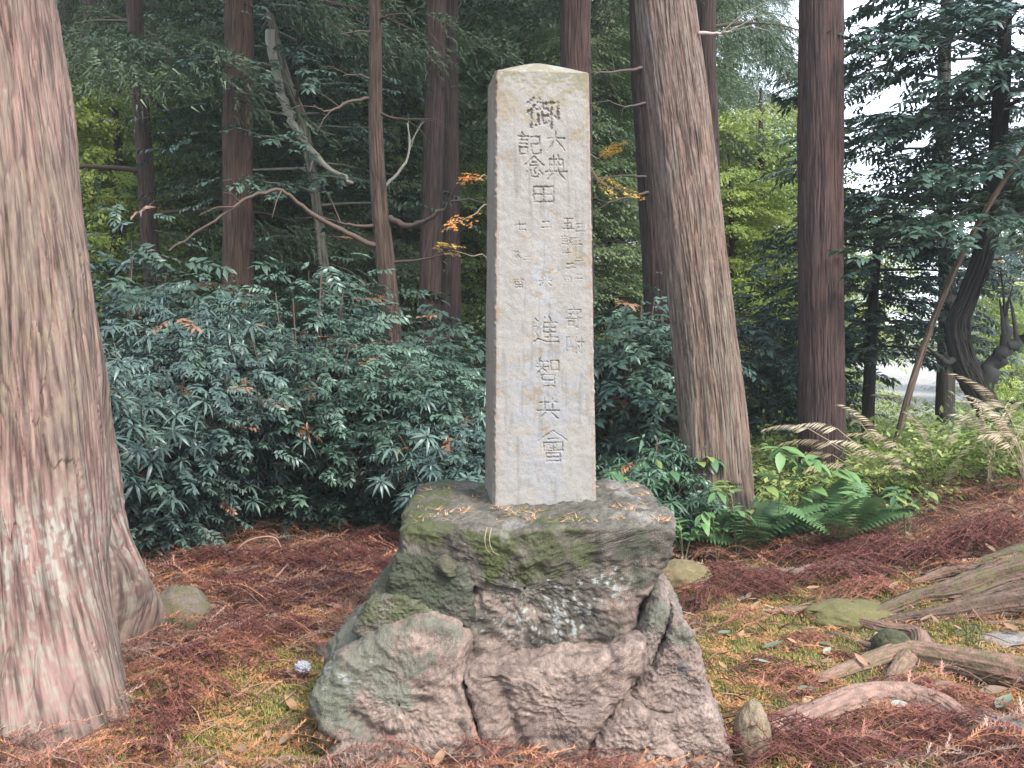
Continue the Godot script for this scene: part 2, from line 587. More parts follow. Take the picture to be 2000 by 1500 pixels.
# limbs and a crown of copies of one spray around a trunk; all in the tree's own axes
func crown(tree: Node3D, mesh: Mesh, m: Material, axis: Array, t0: float, t1: float, l0: float, l1: float, n: int, per: int, rise: float, sag: float, fan: float, size: float, c0: Color, c1: Color, bark: Color) -> void:
	var fine := smooth(axis, 6)
	var xf := []
	var cols := []
	var limbs := Acc.new()
	for b in n:
		var t := lerpf(t0, t1, (b + rr(0, 1)) / n)
		var want: float = lerpf(fine[0].y, fine[-1].y, clampf(t, 0, 0.999))
		var q := 0
		while q < fine.size() - 2 and fine[q + 1].y < want: q += 1
		var p: Vector3 = fine[q].lerp(fine[q + 1], clampf((want - fine[q].y) / maxf(fine[q + 1].y - fine[q].y, 0.001), 0, 1))
		var ang := b * 2.4 + rr(-0.4, 0.4)
		var out := Vector3(cos(ang), 0, sin(ang))
		var cross := Vector3(-out.z, 0, out.x)
		var l := lerpf(l0, l1, (t - t0) / maxf(t1 - t0, 0.01)) * rr(0.65, 1.15)
		var rz := rise + rr(-0.15, 0.15)
		var tint := rr(0, 1)
		var path := []
		for k in 5:
			var s := k / 4.0
			path.append(p + out * l * s + cross * l * 0.07 * s * nz.get_noise_2d(b * 3.7, s * 3.0) + Vector3.UP * l * (rz * s - sag * s * s + 0.05 * s * nz.get_noise_2d(b * 5.1 + 9.0, s * 4.0)))
		limbs.tube(smooth(path, 2), [l * 0.010 + 0.004, l * 0.009 + 0.0035, l * 0.008 + 0.003, l * 0.0065 + 0.003, l * 0.005 + 0.003, l * 0.004 + 0.002, 0.004, 0.003, 0.0015], 5, bark)
		for k in per:
			var s := pow(rr(0.06, 1.0), 0.75)
			var lat := rr(-1, 1) * fan * l * (0.25 + 0.75 * s)
			var at := p + out * l * s + cross * lat + Vector3.UP * (l * (rz * s - sag * s * s) - absf(lat) * 0.25 + rr(-0.07, 0.07) * (0.5 + l * 0.35))
			var dir := (out * 0.8 + cross * (lat / maxf(fan * l, 0.01)) * 0.9 + Vector3(rr(-0.3, 0.3), rr(-0.45, 0.12), rr(-0.3, 0.3))).normalized()
			var up := (Vector3.UP + Vector3(rr(-0.35, 0.35), 0, rr(-0.35, 0.35))).normalized()
			xf.append(Transform3D(aim(dir, up, size * rr(0.75, 1.25)), at))
			cols.append(c0.lerp(c1, clampf(tint * 0.6 + rr(0, 0.4), 0, 1)))
	part("limbs", limbs.mesh(), M.plain, tree).set_meta("kind", "stuff")
	many("crown", mesh, m, xf, cols, tree)

func standing(called: String, label: String, axis: Array, radii: Array, seg: int, rows: int, ridge: float, lobes: Array, tone: Color, alt: Color, sd: float, lichen := [], group := "", category := "tree") -> Node3D:
	var base: Vector3 = axis[0]
	var t := thing(called, label, category, base, group)
	var own := []
	for p in axis:
		own.append(p - base)
	part("trunk", trunk_mesh(own, radii, seg, rows, ridge, lobes, tone, alt, sd, lichen), M.bark, t)
	t.set_meta("axis", own)
	return t

const CEDAR_A := Color(0.070, 0.110, 0.066)
const CEDAR_B := Color(0.165, 0.220, 0.110)
const DARK_A := Color(0.036, 0.068, 0.050)
const DARK_B := Color(0.085, 0.140, 0.096)

func high_crown(t: Node3D, from: float, n := 34, per := 26, l0 := 2.6) -> void:
	crown(t, spray, M.needle, t.get_meta("axis"), from, 0.99, l0, 0.5, n, per, 0.15, 0.35, 0.4, 1.5, CEDAR_A, CEDAR_B, lin(0.09, 0.06, 0.045))

func build_trunks() -> void:
	var pink := lin(0.275, 0.175, 0.147)
	var grey := lin(0.205, 0.152, 0.122)
	var pale := lin(0.36, 0.36, 0.335)
	# the big cedar at the left edge
	var t := standing("cedar_tree", "huge pinkish cedar trunk with flared roots at the left edge", [Vector3(-2.0, -0.12, -3.72), Vector3(-2.0, 0.5, -3.72), Vector3(-1.985, 1.2, -3.72), Vector3(-2.02, 2.0, -3.73), Vector3(-2.12, 3.6, -3.75), Vector3(-2.2, 8.0, -3.8), Vector3(-2.2, 13.0, -3.8)],
		[0.56, 0.475, 0.42, 0.375, 0.33, 0.24, 0.12], 520, 620, 0.0115, [[0.62, 0.42, 0.52, 0.42], [-0.78, 0.30, 0.56, 0.2], [-0.08, 0.17, -0.13, 0.7], [2.0, 0.4, 0.3, 0.3], [3.4, 0.4, 0.3, 0.3], [4.4, 0.4, 0.3, 0.3]], pink, grey, 0.0,
		[[0.72, 0.17, pale, 0.75], [0.45, 0.3, pale, 0.4], [0.35, 0.45, lin(0.17, 0.15, 0.09), 0.3], [1.4, 1.2, lin(0.27, 0.23, 0.13), 0.35]])
	high_crown(t, 0.57, 9, 16)
	# the grey leaning cedar right of the pillar
	t = standing("cedar_tree", "thick grey barked cedar leaning left, right behind the stone pillar", [Vector3(1.290, -0.051, -6.200), Vector3(1.274, 0.517, -6.200), Vector3(1.215, 1.159, -6.200), Vector3(1.125, 1.856, -6.200), Vector3(1.032, 2.638, -6.200), Vector3(0.932, 3.348, -6.200), Vector3(0.845, 3.987, -6.200), Vector3(0.760, 4.649, -6.200), Vector3(0.6, 8.0, -6.2), Vector3(0.5, 13.0, -6.2)],
		[0.235, 0.213, 0.203, 0.197, 0.191, 0.186, 0.182, 0.178, 0.13, 0.06], 320, 420, 0.0065, [[0.8, 0.5, 0.1, 0.2], [2.4, 0.5, 0.12, 0.2], [4.0, 0.5, 0.1, 0.2]], lin(0.20, 0.128, 0.098), lin(0.18, 0.148, 0.118), 11.0,
		[[2.6, 1.6, lin(0.25, 0.245, 0.22), 0.55], [1.5, 1.2, lin(0.24, 0.21, 0.12), 0.4], [2.4, 0.8, lin(0.35, 0.13, 0.08), 0.25]])
	dead_branches(t, [[[Vector3(1.125, 3.119, -6.100), Vector3(1.233, 3.116, -6.100), Vector3(1.331, 3.140, -6.100)], 0.014]], lin(0.4, 0.33, 0.26))
	high_crown(t, 0.57, 9, 16)
	# straight dark cedar further right
	t = standing("cedar_tree", "straight dark brown cedar trunk behind the ferns and dry grass", [Vector3(2.181, -0.118, -6.900), Vector3(2.160, 0.423, -6.900), Vector3(2.141, 1.137, -6.900), Vector3(2.122, 2.193, -6.900), Vector3(2.101, 3.573, -6.900), Vector3(2.078, 4.922, -6.900), Vector3(2.15, 8.0, -6.9), Vector3(2.1, 13.0, -6.9)],
		[0.175, 0.155, 0.150, 0.150, 0.147, 0.14, 0.10, 0.05], 240, 320, 0.007, [[0.6, 0.5, 0.08, 0.15], [2.6, 0.5, 0.1, 0.15], [4.4, 0.5, 0.1, 0.15]], lin(0.085, 0.045, 0.036), lin(0.055, 0.034, 0.03), 23.0)
	high_crown(t, 0.56, 8, 16)
	# dark trunk half hidden behind the grey one
	t = standing("cedar_tree", "dark trunk standing half hidden behind the grey leaning cedar", [Vector3(1.340, -0.389, -8.600), Vector3(1.316, 0.374, -8.600), Vector3(1.271, 1.526, -8.600), Vector3(1.181, 2.835, -8.600), Vector3(1.119, 4.121, -8.600), Vector3(1.05, 9.0, -8.6), Vector3(1.0, 13.0, -8.6)],
		[0.17, 0.14, 0.13, 0.125, 0.12, 0.09, 0.04], 140, 160, 0.008, [], lin(0.07, 0.042, 0.034), lin(0.05, 0.035, 0.03), 31.0)
	dead_branches(t, [[[Vector3(1.134, 2.625, -8.500), Vector3(0.920, 2.618, -8.400), Vector3(0.719, 2.582, -8.300)], 0.012], [[Vector3(1.161, 2.496, -8.500), Vector3(0.964, 2.436, -8.400), Vector3(0.762, 2.373, -8.300)], 0.014], [[Vector3(1.110, 3.532, -8.500), Vector3(0.840, 3.448, -8.300), Vector3(0.623, 3.422, -8.200)], 0.016], [[Vector3(1.129, 3.244, -8.500), Vector3(0.935, 3.166, -8.300), Vector3(0.769, 3.193, -8.200)], 0.012]], lin(0.13, 0.09, 0.07))
	high_crown(t, 0.56, 8, 16)
	# trunk behind the pillar top
	t = standing("cedar_tree", "dark cedar trunk rising straight behind the top of the pillar", [Vector3(0.553, -0.223, -8.200), Vector3(0.540, 1.097, -8.200), Vector3(0.525, 2.766, -8.200), Vector3(0.513, 3.992, -8.200), Vector3(0.52, 9.0, -8.2), Vector3(0.5, 13.0, -8.2)],
		[0.17, 0.14, 0.128, 0.122, 0.08, 0.04], 140, 160, 0.008, [], lin(0.10, 0.05, 0.04), lin(0.06, 0.038, 0.033), 37.0)
	high_crown(t, 0.52, 8, 16)
	# thinner trunk right of the grey cedar
	t = standing("cedar_tree", "thin dim trunk just right of the grey leaning cedar", [Vector3(2.235, -0.472, -11.000), Vector3(2.201, 1.575, -11.000), Vector3(2.145, 3.525, -11.000), Vector3(2.108, 4.894, -11.000), Vector3(2.1, 9.0, -11.0), Vector3(2.0, 13.0, -11.0)],
		[0.14, 0.12, 0.105, 0.10, 0.07, 0.04], 80, 100, 0.006, [], lin(0.10, 0.062, 0.05), lin(0.07, 0.05, 0.042), 41.0)
	high_crown(t, 0.36, 16)
	# left background
	t = standing("cedar_tree", "reddish cedar trunk behind the bushes, second from the left edge", [Vector3(-2.651, -0.491, -9.600), Vector3(-2.637, 1.054, -9.600), Vector3(-2.617, 3.007, -9.600), Vector3(-2.585, 4.443, -9.600), Vector3(-2.6, 9.0, -9.6), Vector3(-2.6, 13.0, -9.6)],
		[0.17, 0.145, 0.138, 0.132, 0.09, 0.04], 140, 160, 0.008, [], lin(0.14, 0.082, 0.056), lin(0.09, 0.058, 0.042), 47.0)
	high_crown(t, 0.37, 13)
	t = standing("cedar_tree", "slender crooked trunk close to the big left cedar", [Vector3(-3.785, -0.627, -10.600), Vector3(-3.806, 1.567, -10.600), Vector3(-3.841, 2.538, -10.600), Vector3(-3.887, 3.446, -10.600), Vector3(-3.926, 4.134, -10.600), Vector3(-3.944, 4.765, -10.600), Vector3(-4.1, 9.0, -10.6)],
		[0.11, 0.092, 0.088, 0.085, 0.082, 0.078, 0.04], 80, 100, 0.006, [], lin(0.11, 0.07, 0.052), lin(0.065, 0.045, 0.036), 53.0)
	high_crown(t, 0.3, 12)
	t = standing("cedar_tree", "slim cedar with curved bare branches left of the pillar", [Vector3(-0.969, -0.008, -8.200), Vector3(-0.979, 1.097, -8.200), Vector3(-1.040, 1.936, -8.200), Vector3(-1.083, 2.352, -8.200), Vector3(-1.108, 2.971, -8.200), Vector3(-1.107, 3.585, -8.200), Vector3(-1.108, 3.992, -8.200), Vector3(-1.107, 4.597, -8.200), Vector3(-1.1, 8.0, -8.2), Vector3(-1.1, 11.0, -8.2)],
		[0.085, 0.078, 0.078, 0.066, 0.058, 0.052, 0.050, 0.046, 0.03, 0.02], 100, 160, 0.005, [], lin(0.15, 0.10, 0.07), lin(0.09, 0.062, 0.046), 59.0)
	dead_branches(t, [[[Vector3(-1.082, 2.011, -8.200), Vector3(-1.283, 2.086, -8.100), Vector3(-1.511, 2.206, -8.000), Vector3(-1.692, 2.335, -7.900), Vector3(-1.829, 2.414, -7.800), Vector3(-2.042, 2.330, -7.700), Vector3(-2.250, 2.163, -7.600), Vector3(-2.570, 1.924, -7.500)], 0.026], [[Vector3(-1.080, 2.186, -8.200), Vector3(-1.282, 2.176, -8.100), Vector3(-1.427, 2.209, -8.100)], 0.018],
		[[Vector3(-1.004, 2.248, -8.200), Vector3(-0.869, 2.176, -8.100), Vector3(-0.694, 2.198, -8.000), Vector3(-0.564, 2.268, -7.900), Vector3(-0.475, 2.355, -7.900)], 0.030], [[Vector3(-0.986, 1.886, -8.200), Vector3(-0.787, 1.896, -8.100), Vector3(-0.614, 1.914, -8.000), Vector3(-0.485, 1.955, -7.900)], 0.014], [[Vector3(-1.071, 1.686, -8.200), Vector3(-1.162, 1.698, -8.100), Vector3(-1.245, 1.673, -8.100)], 0.014],
		[[Vector3(-1.121, 3.341, -8.200), Vector3(-1.230, 3.373, -8.100), Vector3(-1.337, 3.340, -8.000)], 0.013], [[Vector3(-1.122, 3.218, -8.200), Vector3(-1.314, 3.154, -8.100), Vector3(-1.461, 3.060, -8.000), Vector3(-1.555, 3.090, -7.900)], 0.017], [[Vector3(-1.103, 3.103, -8.200), Vector3(-0.904, 3.025, -8.100), Vector3(-0.609, 3.004, -8.000)], 0.013], [[Vector3(-1.098, 3.748, -8.200), Vector3(-1.227, 3.711, -8.100), Vector3(-1.354, 3.666, -8.000)], 0.012], [[Vector3(-1.084, 3.830, -8.200), Vector3(-0.981, 3.839, -8.100), Vector3(-0.807, 3.825, -8.000)], 0.014]], lin(0.10, 0.064, 0.048))
	high_crown(t, 0.44, 11, 20, 1.4)
	for s in [[838, 9.7, 0.105, "dark twin trunk left behind the pillar, the nearer"], [880, 10.3, 0.11, "dark twin trunk left behind the pillar, the farther"], [205, 13.5, 0.11, "dim trunk seen between the big left cedar and the crooked one"], [1205, 13.0, 0.12, "dim red brown trunk right behind the pillar"], [560, 14.5, 0.11, "dim trunk behind the pale bent branches"]]:
		var x: float = (s[0] - 1000.0) / 1944.0 * s[1]
		var lean := rr(-0.15, 0.15)
		t = standing("cedar_tree", s[3], [Vector3(x, ground_height(x, -s[1]) - 0.1, -s[1]), Vector3(x + lean * 0.2, 2.0, -s[1]), Vector3(x + lean, 5.0, -s[1]), Vector3(x + lean, 13.0, -s[1])], [s[2] * 1.25, s[2], s[2] * 0.9, 0.03], 60, 70, 0.006, [], lin(0.10, 0.062, 0.05), lin(0.06, 0.042, 0.035), s[0])
		crown(t, spray, M.needle, t.get_meta("axis"), 0.46 if s[1] < 11.0 else 0.27, 0.99, 2.2, 0.5, 18, 22, 0.05, 0.4, 0.4, 1.4, CEDAR_A, CEDAR_B, lin(0.09, 0.06, 0.045))
	# pale bent trunks of a broadleaf tree
	t = standing("broadleaf_tree", "pale bare bent broadleaf stems leaning between the dark cedar trunks", [Vector3(-1.615, -0.047, -10.400), Vector3(-1.918, 1.776, -10.400), Vector3(-2.055, 2.884, -10.400), Vector3(-2.164, 3.511, -10.400), Vector3(-2.317, 3.926, -10.400), Vector3(-2.517, 4.701, -10.400)], [0.055, 0.05, 0.05, 0.05, 0.046, 0.03], 40, 70, 0.003, [], lin(0.36, 0.33, 0.26), lin(0.25, 0.24, 0.18), 61.0)
	dead_branches(t, [[[Vector3(-2.469, 4.392, -10.400), Vector3(-2.398, 3.823, -10.400), Vector3(-2.238, 3.464, -10.300), Vector3(-2.074, 3.188, -10.200), Vector3(-1.850, 2.967, -10.100), Vector3(-1.579, 2.784, -10.000)], 0.06], [[Vector3(-1.223, 2.693, -9.600), Vector3(-1.051, 2.862, -9.600), Vector3(-0.976, 3.056, -9.600), Vector3(-0.999, 3.296, -9.600)], 0.018]], lin(0.42, 0.38, 0.31))
	crown(t, shiny, M.gloss, t.get_meta("axis"), 0.55, 1.0, 1.6, 1.2, 22, 34, 0.1, 0.2, 0.6, 0.95, DARK_A, DARK_B * 1.4, lin(0.2, 0.18, 0.14))

# ---------------------------------------------------------------- forest behind
func proto(called: String, label: String, kind: int, group: String) -> Node3D:
	var hgt: float = [15.0, 8.0, 6.5, 5.5, 11.0][kind]
	var own := [Vector3(0, -0.2, 0), Vector3(rr(-0.1, 0.1), hgt * 0.3, rr(-0.1, 0.1)), Vector3(rr(-0.2, 0.2), hgt * 0.65, rr(-0.2, 0.2)), Vector3(rr(-0.2, 0.2), hgt, 0)]
	var t := standing(called, label, own, [0.16, 0.12, 0.08, 0.02], 24, 40, 0.006, [], lin(0.10, 0.065, 0.05), lin(0.065, 0.048, 0.04), rr(0, 90), [], group)
	if kind == 0:
		crown(t, spray, M.needle, own, 0.06, 0.99, 2.7, 0.5, 64, 26, 0.05, 0.42, 0.42, 1.7, CEDAR_A, CEDAR_B, lin(0.09, 0.06, 0.045))
	elif kind == 1:
		crown(t, shiny, M.gloss, own, 0.08, 0.98, 2.3, 0.9, 60, 48, 0.25, 0.3, 0.5, 1.25, DARK_A * 1.3, DARK_B * 1.4, lin(0.08, 0.065, 0.05))
	elif kind == 2:
		crown(t, airy, M.leaf, own, 0.1, 0.98, 2.2, 0.9, 60, 30, 0.3, 0.3, 0.55, 1.3, lin(0.26, 0.38, 0.07), lin(0.46, 0.50, 0.11), lin(0.1, 0.08, 0.06))
	elif kind == 3:
		crown(t, airy, M.leaf, own, 0.15, 0.98, 2.0, 0.9, 50, 26, 0.3, 0.3, 0.55, 1.3, lin(0.34, 0.15, 0.05), lin(0.42, 0.28, 0.07), lin(0.1, 0.08, 0.06))
	else:
		crown(t, airy, M.leaf, own, 0.06, 0.98, 3.2, 0.9, 80, 32, 0.2, 0.3, 0.55, 1.7, lin(0.085, 0.14, 0.065), lin(0.20, 0.26, 0.10), lin(0.1, 0.08, 0.06))
	return t

func build_forest() -> void:
	var plan := [[], [], [], [], []]
	# middle row: foliage between the trunks, left to centre
	for s in [[-4.6, 16.5, 0, 0.9], [-2.9, 13.0, 1, 0.7], [-2.2, 15.5, 4, 0.7], [-1.2, 11.4, 4, 0.42], [-2.2, 12.6, 2, 0.5], [-0.5, 12.2, 2, 0.48], [0.1, 14.5, 4, 0.7], [0.75, 10.6, 4, 0.4], [-3.3, 11.6, 4, 0.42], [1.9, 14.0, 4, 0.62], [-0.6, 16.5, 4, 0.9], [3.25, 13.0, 2, 0.66], [2.55, 12.0, 2, 0.5], [4.2, 14.0, 2, 0.5], [-6.8, 15.5, 0, 1.0], [-3.0, 17.5, 4, 0.9],
		[-4.75, 12.0, 2, 0.66], [-3.7, 12.4, 2, 0.6], [-5.9, 13.0, 2, 0.7], [-5.6, 17.0, 2, 0.75], [-6.8, 20.0, 2, 0.95], [8.6, 16.5, 1, 0.6], [6.4, 12.8, 2, 0.3], [7.6, 12.6, 2, 0.36], [10.5, 20.0, 4, 0.5], [3.7, 18.0, 2, 0.8], [-2.7, 19.0, 2, 1.0], [-0.2, 20.0, 2, 1.0], [4.4, 22.0, 2, 0.9], [-5.9, 19.0, 3, 0.6]]:
		plan[s[2]].append([s[0], s[1], s[3]])
	# far rows close the view on the left and centre
	for k in 9:
		plan[0 if k % 3 else 4].append([-13.0 + k * 2.1 + rr(-0.5, 0.5), 23.0 + rr(-2, 2), rr(0.95, 1.2)])
	for k in 8:
		plan[0 if k % 2 else 4].append([-18.0 + k * 3.5 + rr(-0.6, 0.6), 33.0 + rr(-2, 2), rr(1.1, 1.35)])
	# low trees beyond the lane on the right
	for k in 13:
		plan[[4, 3, 1, 2, 4, 3][k % 6]].append([9.0 + k * 3.3 + rr(-0.6, 0.6), 50.0 + 0.25 * k + rr(-3, 3), [0.62, 1.1, 0.85, 1.1, 0.62, 1.1][k % 6] * rr(0.8, 1.1)])
	# the wood goes on beside and behind the photographer
	for s in [[-5.4, 4.6, 0, 0.9], [-5.6, 0.6, 0, 0.9], [-5.1, 2.5, 1, 1.0]]:
		plan[s[2]].append([s[0], s[1], s[3]])
	var names := [["cedar_tree", "dark green cedar", "cedars in the wood"], ["evergreen_tree", "glossy dark evergreen tree", "evergreens in the wood"], ["maple_tree", "light yellow green tree", "yellow green trees in the wood"], ["autumn_tree", "orange brown autumn tree", "autumn trees in the distance"], ["broadleaf_tree", "mid green broadleaf tree", "broadleaf trees in the wood"]]
	for k in 5:
		var first: Node3D
		for i in plan[k].size():
			var s: Array = plan[k][i]
			var where := Vector3(s[0], ground_height(s[0], -s[1]), -s[1])
			var px: float = s[0] / s[1]
			var words: String = "%s, %s" % [names[k][1], wood_words(px, s[1])]
			if i == 0:
				first = proto(names[k][0], words, k, names[k][2])
				first.transform = Transform3D(Basis(Vector3.UP, rr(0, TAU)).scaled(Vector3.ONE * s[2]), where)
			else:
				copy(first, where, rr(0, TAU), s[2], words)

func wood_words(px: float, d: float) -> String:
	var row := "nearest row" if d < 13.0 else ("second row" if d < 16.0 else ("third row" if d < 21.0 else "far row"))
	if d < 8.0: return "outside the left edge"
	if px < -0.42: return row + " behind the big left cedar"
	if px < -0.32: return row + " left of the crooked trunk"
	if px < -0.22: return row + " beside the reddish cedar"
	if px < -0.10: return row + " left of the slim branched cedar"
	if px < 0.0: return row + " just left of the pillar"
	if px < 0.09: return row + " right behind the pillar"
	if px < 0.19: return row + " behind the grey leaning cedar"
	if px < 0.29: return row + " by the straight dark cedar"
	return "beyond the pale lane" + (" near the forked tree" if px > 0.42 else "")

# ---------------------------------------------------------------- bushes left
func bush(called: String, label: String, where: Vector3, height: float, width: float, mesh: Mesh, m: Material, n_stem: int, n_leaf: int, size: float, c0: Color, c1: Color, droop: float, singles := 0) -> Node3D:
	var t := thing(called, label, "bush", where)
	var st := Acc.new()
	var tips := []
	for k in n_stem:
		var ang := k * 2.4 + rr(-0.5, 0.5)
		var r := width * 0.5 * sqrt((k + 0.5) / n_stem)
		var top := Vector3(cos(ang) * r, height * rr(0.72, 1.0) * (1.0 - 0.42 * pow(r / (width * 0.5), 2.0)), sin(ang) * r)
		var path := smooth([Vector3(cos(ang) * 0.08, -0.05, sin(ang) * 0.08), Vector3(top.x * 0.35, top.y * 0.45, top.z * 0.35), Vector3(top.x * 0.8, top.y * 0.8, top.z * 0.8), top], 4)
		var rad := []
		for q in path.size():
			rad.append(lerpf(0.014, 0.004, float(q) / (path.size() - 1)))
		st.tube(path, rad, 4, lin(0.11, 0.075, 0.055))
		tips.append(path)
	part("stems", st.mesh(), M.plain, t).set_meta("kind", "stuff")
	var xf := []
	var cols := []
	for k in n_leaf:
		var path: Array = tips[k % n_stem]
		var s := pow(rr(0.0, 1.0), 0.6)
		var at: Vector3 = path[int(s * (path.size() - 1))]
		var off := Vector3(rr(-1, 1), rr(-0.75, 0.55), rr(-1, 1))
		at += off.normalized() * pow(rr(0.05, 1), 0.6) * width * 0.24
		if at.y < 0.06: at.y = rr(0.06, 0.3)
		var out := Vector3(at.x, 0, at.z).normalized() + Vector3(rr(-0.6, 0.6), rr(-droop - 0.2, 0.25 - droop * 0.5), rr(-0.6, 0.6))
		var up := (Vector3.UP + Vector3(at.x, 0, at.z) * 0.5 / width + Vector3(rr(-0.7, 0.7), 0, rr(-0.7, 0.7))).normalized()
		xf.append(Transform3D(aim(out.normalized(), up, size * rr(0.5, 1.3)), at))
		cols.append(c0.lerp(c1, rr(0, 1)) if rng.randf() > 0.025 else lin(0.26, 0.12, 0.06))
	# the clusters that stand nearest to the viewer are pieces of their own
	var order: Array = range(xf.size())
	order.sort_custom(func(p, q): return xf[p].origin.z > xf[q].origin.z)
	var rest_x := []
	var rest_c := []
	var tinted := {}
	for i in order.size():
		if i < singles:
			var key := i % 6
			if not tinted.has(key):
				var mm: StandardMaterial3D = m.duplicate()
				mm.albedo_color = c0.lerp(c1, key / 5.0).linear_to_srgb()
				tinted[key] = mm
			var o := part("leaf_cluster", mesh, tinted[key], t)
			o.transform = xf[order[i]]
		else:
			rest_x.append(xf[order[i]])
			rest_c.append(cols[order[i]])
	if mesh == whorl:        # a third of the twigs bear short side leaves instead of whorls
		var cut := int(rest_x.size() * 0.38)
		many("side_foliage", shiny, m, rest_x.slice(0, cut), rest_c.slice(0, cut), t)
		many("foliage", mesh, m, rest_x.slice(cut), rest_c.slice(cut), t)
	else:
		many("foliage", mesh, m, rest_x, rest_c, t)
	return t

func build_bushes() -> void:
	var blue_a := lin(0.046, 0.080, 0.070)
	var blue_b := lin(0.100, 0.150, 0.118)
	bush("leafy_bush", "blue green bush with drooping whorled leaves beside the big left cedar", Vector3(-2.177, 0.000, -5.980), 1.55, 1.7, whorl, M.gloss, 28, 2900, 0.62, blue_a, blue_b, 0.35, 110)
	bush("leafy_bush", "tall blue green whorled bush in the middle of the left thicket", Vector3(-2.044, -0.082, -6.900), 1.75, 1.8, whorl, M.gloss, 30, 3200, 0.62, blue_a, blue_b, 0.35, 110)
	bush("leafy_bush", "dark glossy small leaved bush right of the whorled bushes", Vector3(-1.393, -0.040, -6.700), 1.85, 1.7, shiny, M.gloss, 28, 2200, 0.68, DARK_A, DARK_B * 1.25, 0.2, 110)
	bush("leafy_bush", "dark glossy bush beneath the slim branched cedar", Vector3(-0.813, -0.043, -6.800), 1.45, 1.4, shiny, M.gloss, 26, 1800, 0.68, DARK_A, DARK_B * 1.25, 0.2, 110)
	bush("leafy_bush", "low broad leaved bush touching the left side of the base stones", Vector3(-0.387, 0.063, -6.200), 0.85, 1.0, whorl, M.gloss, 20, 1100, 0.6, blue_a, blue_b, 0.3, 40)
	bush("leafy_bush", "dim bush behind the left thicket near the crooked trunk", Vector3(-3.432, -0.029, -8.600), 2.3, 2.4, shiny, M.gloss, 26, 1200, 1.2, DARK_A, DARK_B, 0.2)
	bush("leafy_bush", "tall dim bush behind the thicket, left of the slim cedar", Vector3(-1.825, -0.107, -8.800), 2.1, 2.4, shiny, M.gloss, 26, 1200, 1.2, DARK_A, DARK_B, 0.2)
	bush("leafy_bush", "dim bush directly behind the stone pillar", Vector3(-0.183, -0.246, -8.800), 1.9, 2.0, shiny, M.gloss, 26, 1000, 1.2, DARK_A, DARK_B, 0.2)
	bush("leafy_bush", "dark bush between the pillar and the grey leaning cedar", Vector3(0.828, -0.068, -7.600), 1.9, 1.25, shiny, M.gloss, 24, 900, 1.1, DARK_A, DARK_B * 1.15, 0.2, 40)
	bush("leafy_bush", "small leafy bush at the foot of the grey leaning cedar, left side", Vector3(0.826, 0.073, -6.000), 0.62, 0.75, whorl, M.gloss, 18, 420, 0.62, lin(0.05, 0.10, 0.065), lin(0.10, 0.17, 0.10), 0.3, 50)
	bush("leafy_bush", "dusky bush between the grey cedar and the straight dark cedar", Vector3(2.439, -0.240, -9.600), 2.3, 1.7, shiny, M.gloss, 22, 900, 1.2, DARK_A, DARK_B, 0.2)
	bush("leafy_bush", "bright yellow green bush low between the two right cedars", Vector3(2.232, -0.254, -8.600), 0.95, 1.5, airy, M.leaf, 22, 420, 0.8, lin(0.12, 0.2, 0.045), lin(0.26, 0.33, 0.08), 0.2)
	# orange and yellow maple sprays beside the pillar
	for s in [[Vector3(0.037, 0.007, -7.200), [Vector3(-0.159, 1.773, -6.900), Vector3(-0.278, 1.836, -6.800), Vector3(-0.411, 1.870, -6.700)], [Vector3(-0.148, 2.298, -6.900), Vector3(-0.242, 2.346, -6.800), Vector3(-0.290, 2.338, -6.700)], [Vector3(-0.141, 2.123, -6.900), Vector3(-0.260, 2.112, -6.800), Vector3(-0.369, 2.047, -6.700)], "sapling with orange and yellow maple leaves left behind the pillar"],
		[Vector3(0.576, -0.030, -7.400), [Vector3(0.513, 2.412, -7.200), Vector3(0.651, 2.354, -7.100), Vector3(0.838, 2.290, -7.000)], [Vector3(0.513, 2.484, -7.200), Vector3(0.623, 2.557, -7.200), Vector3(0.704, 2.604, -7.100)], [Vector3(0.513, 2.448, -7.200), Vector3(0.597, 2.415, -7.100), Vector3(0.669, 2.354, -7.100)], "sapling with yellow orange maple leaves right behind the pillar"]]:
		var t := thing("maple_sapling", s[4], "sapling", s[0])
		var a := Acc.new()
		var xf := []
		var cols := []
		for k in range(1, 4):
			var path := smooth([Vector3.ZERO, (s[k][0] - s[0]) * Vector3(0.6, 0.55, 0.6), s[k][0] - s[0], s[k][1] - s[0], s[k][2] - s[0]], 5)
			var rad := []
			for q in path.size(): rad.append(lerpf(0.012, 0.002, float(q) / (path.size() - 1)))
			a.tube(path, rad, 4, lin(0.16, 0.12, 0.09))
			for q in 8:
				var f := rr(0.78, 1.0) * (path.size() - 1)
				var at: Vector3 = path[int(f)]
				var d: Vector3 = (path[-1] - path[-6]).normalized()
				xf.append(Transform3D(aim((d + Vector3(rr(-0.5, 0.5), rr(-0.3, 0.1), rr(-0.5, 0.5))).normalized(), Vector3.UP, rr(0.26, 0.42)), at + Vector3(rr(-0.05, 0.05), rr(-0.04, 0.04), rr(-0.05, 0.05))))
				cols.append(lin(0.60, 0.22, 0.07).lerp(lin(0.60, 0.42, 0.10), clampf((0.9 if k == 1 or s[0].x > 0.3 else 0.2) + rr(-0.3, 0.3), 0, 1)))
		part("stems", a.mesh(), M.plain, t).set_meta("kind", "stuff")
		many("foliage", maple, M.dry, xf, cols, t)

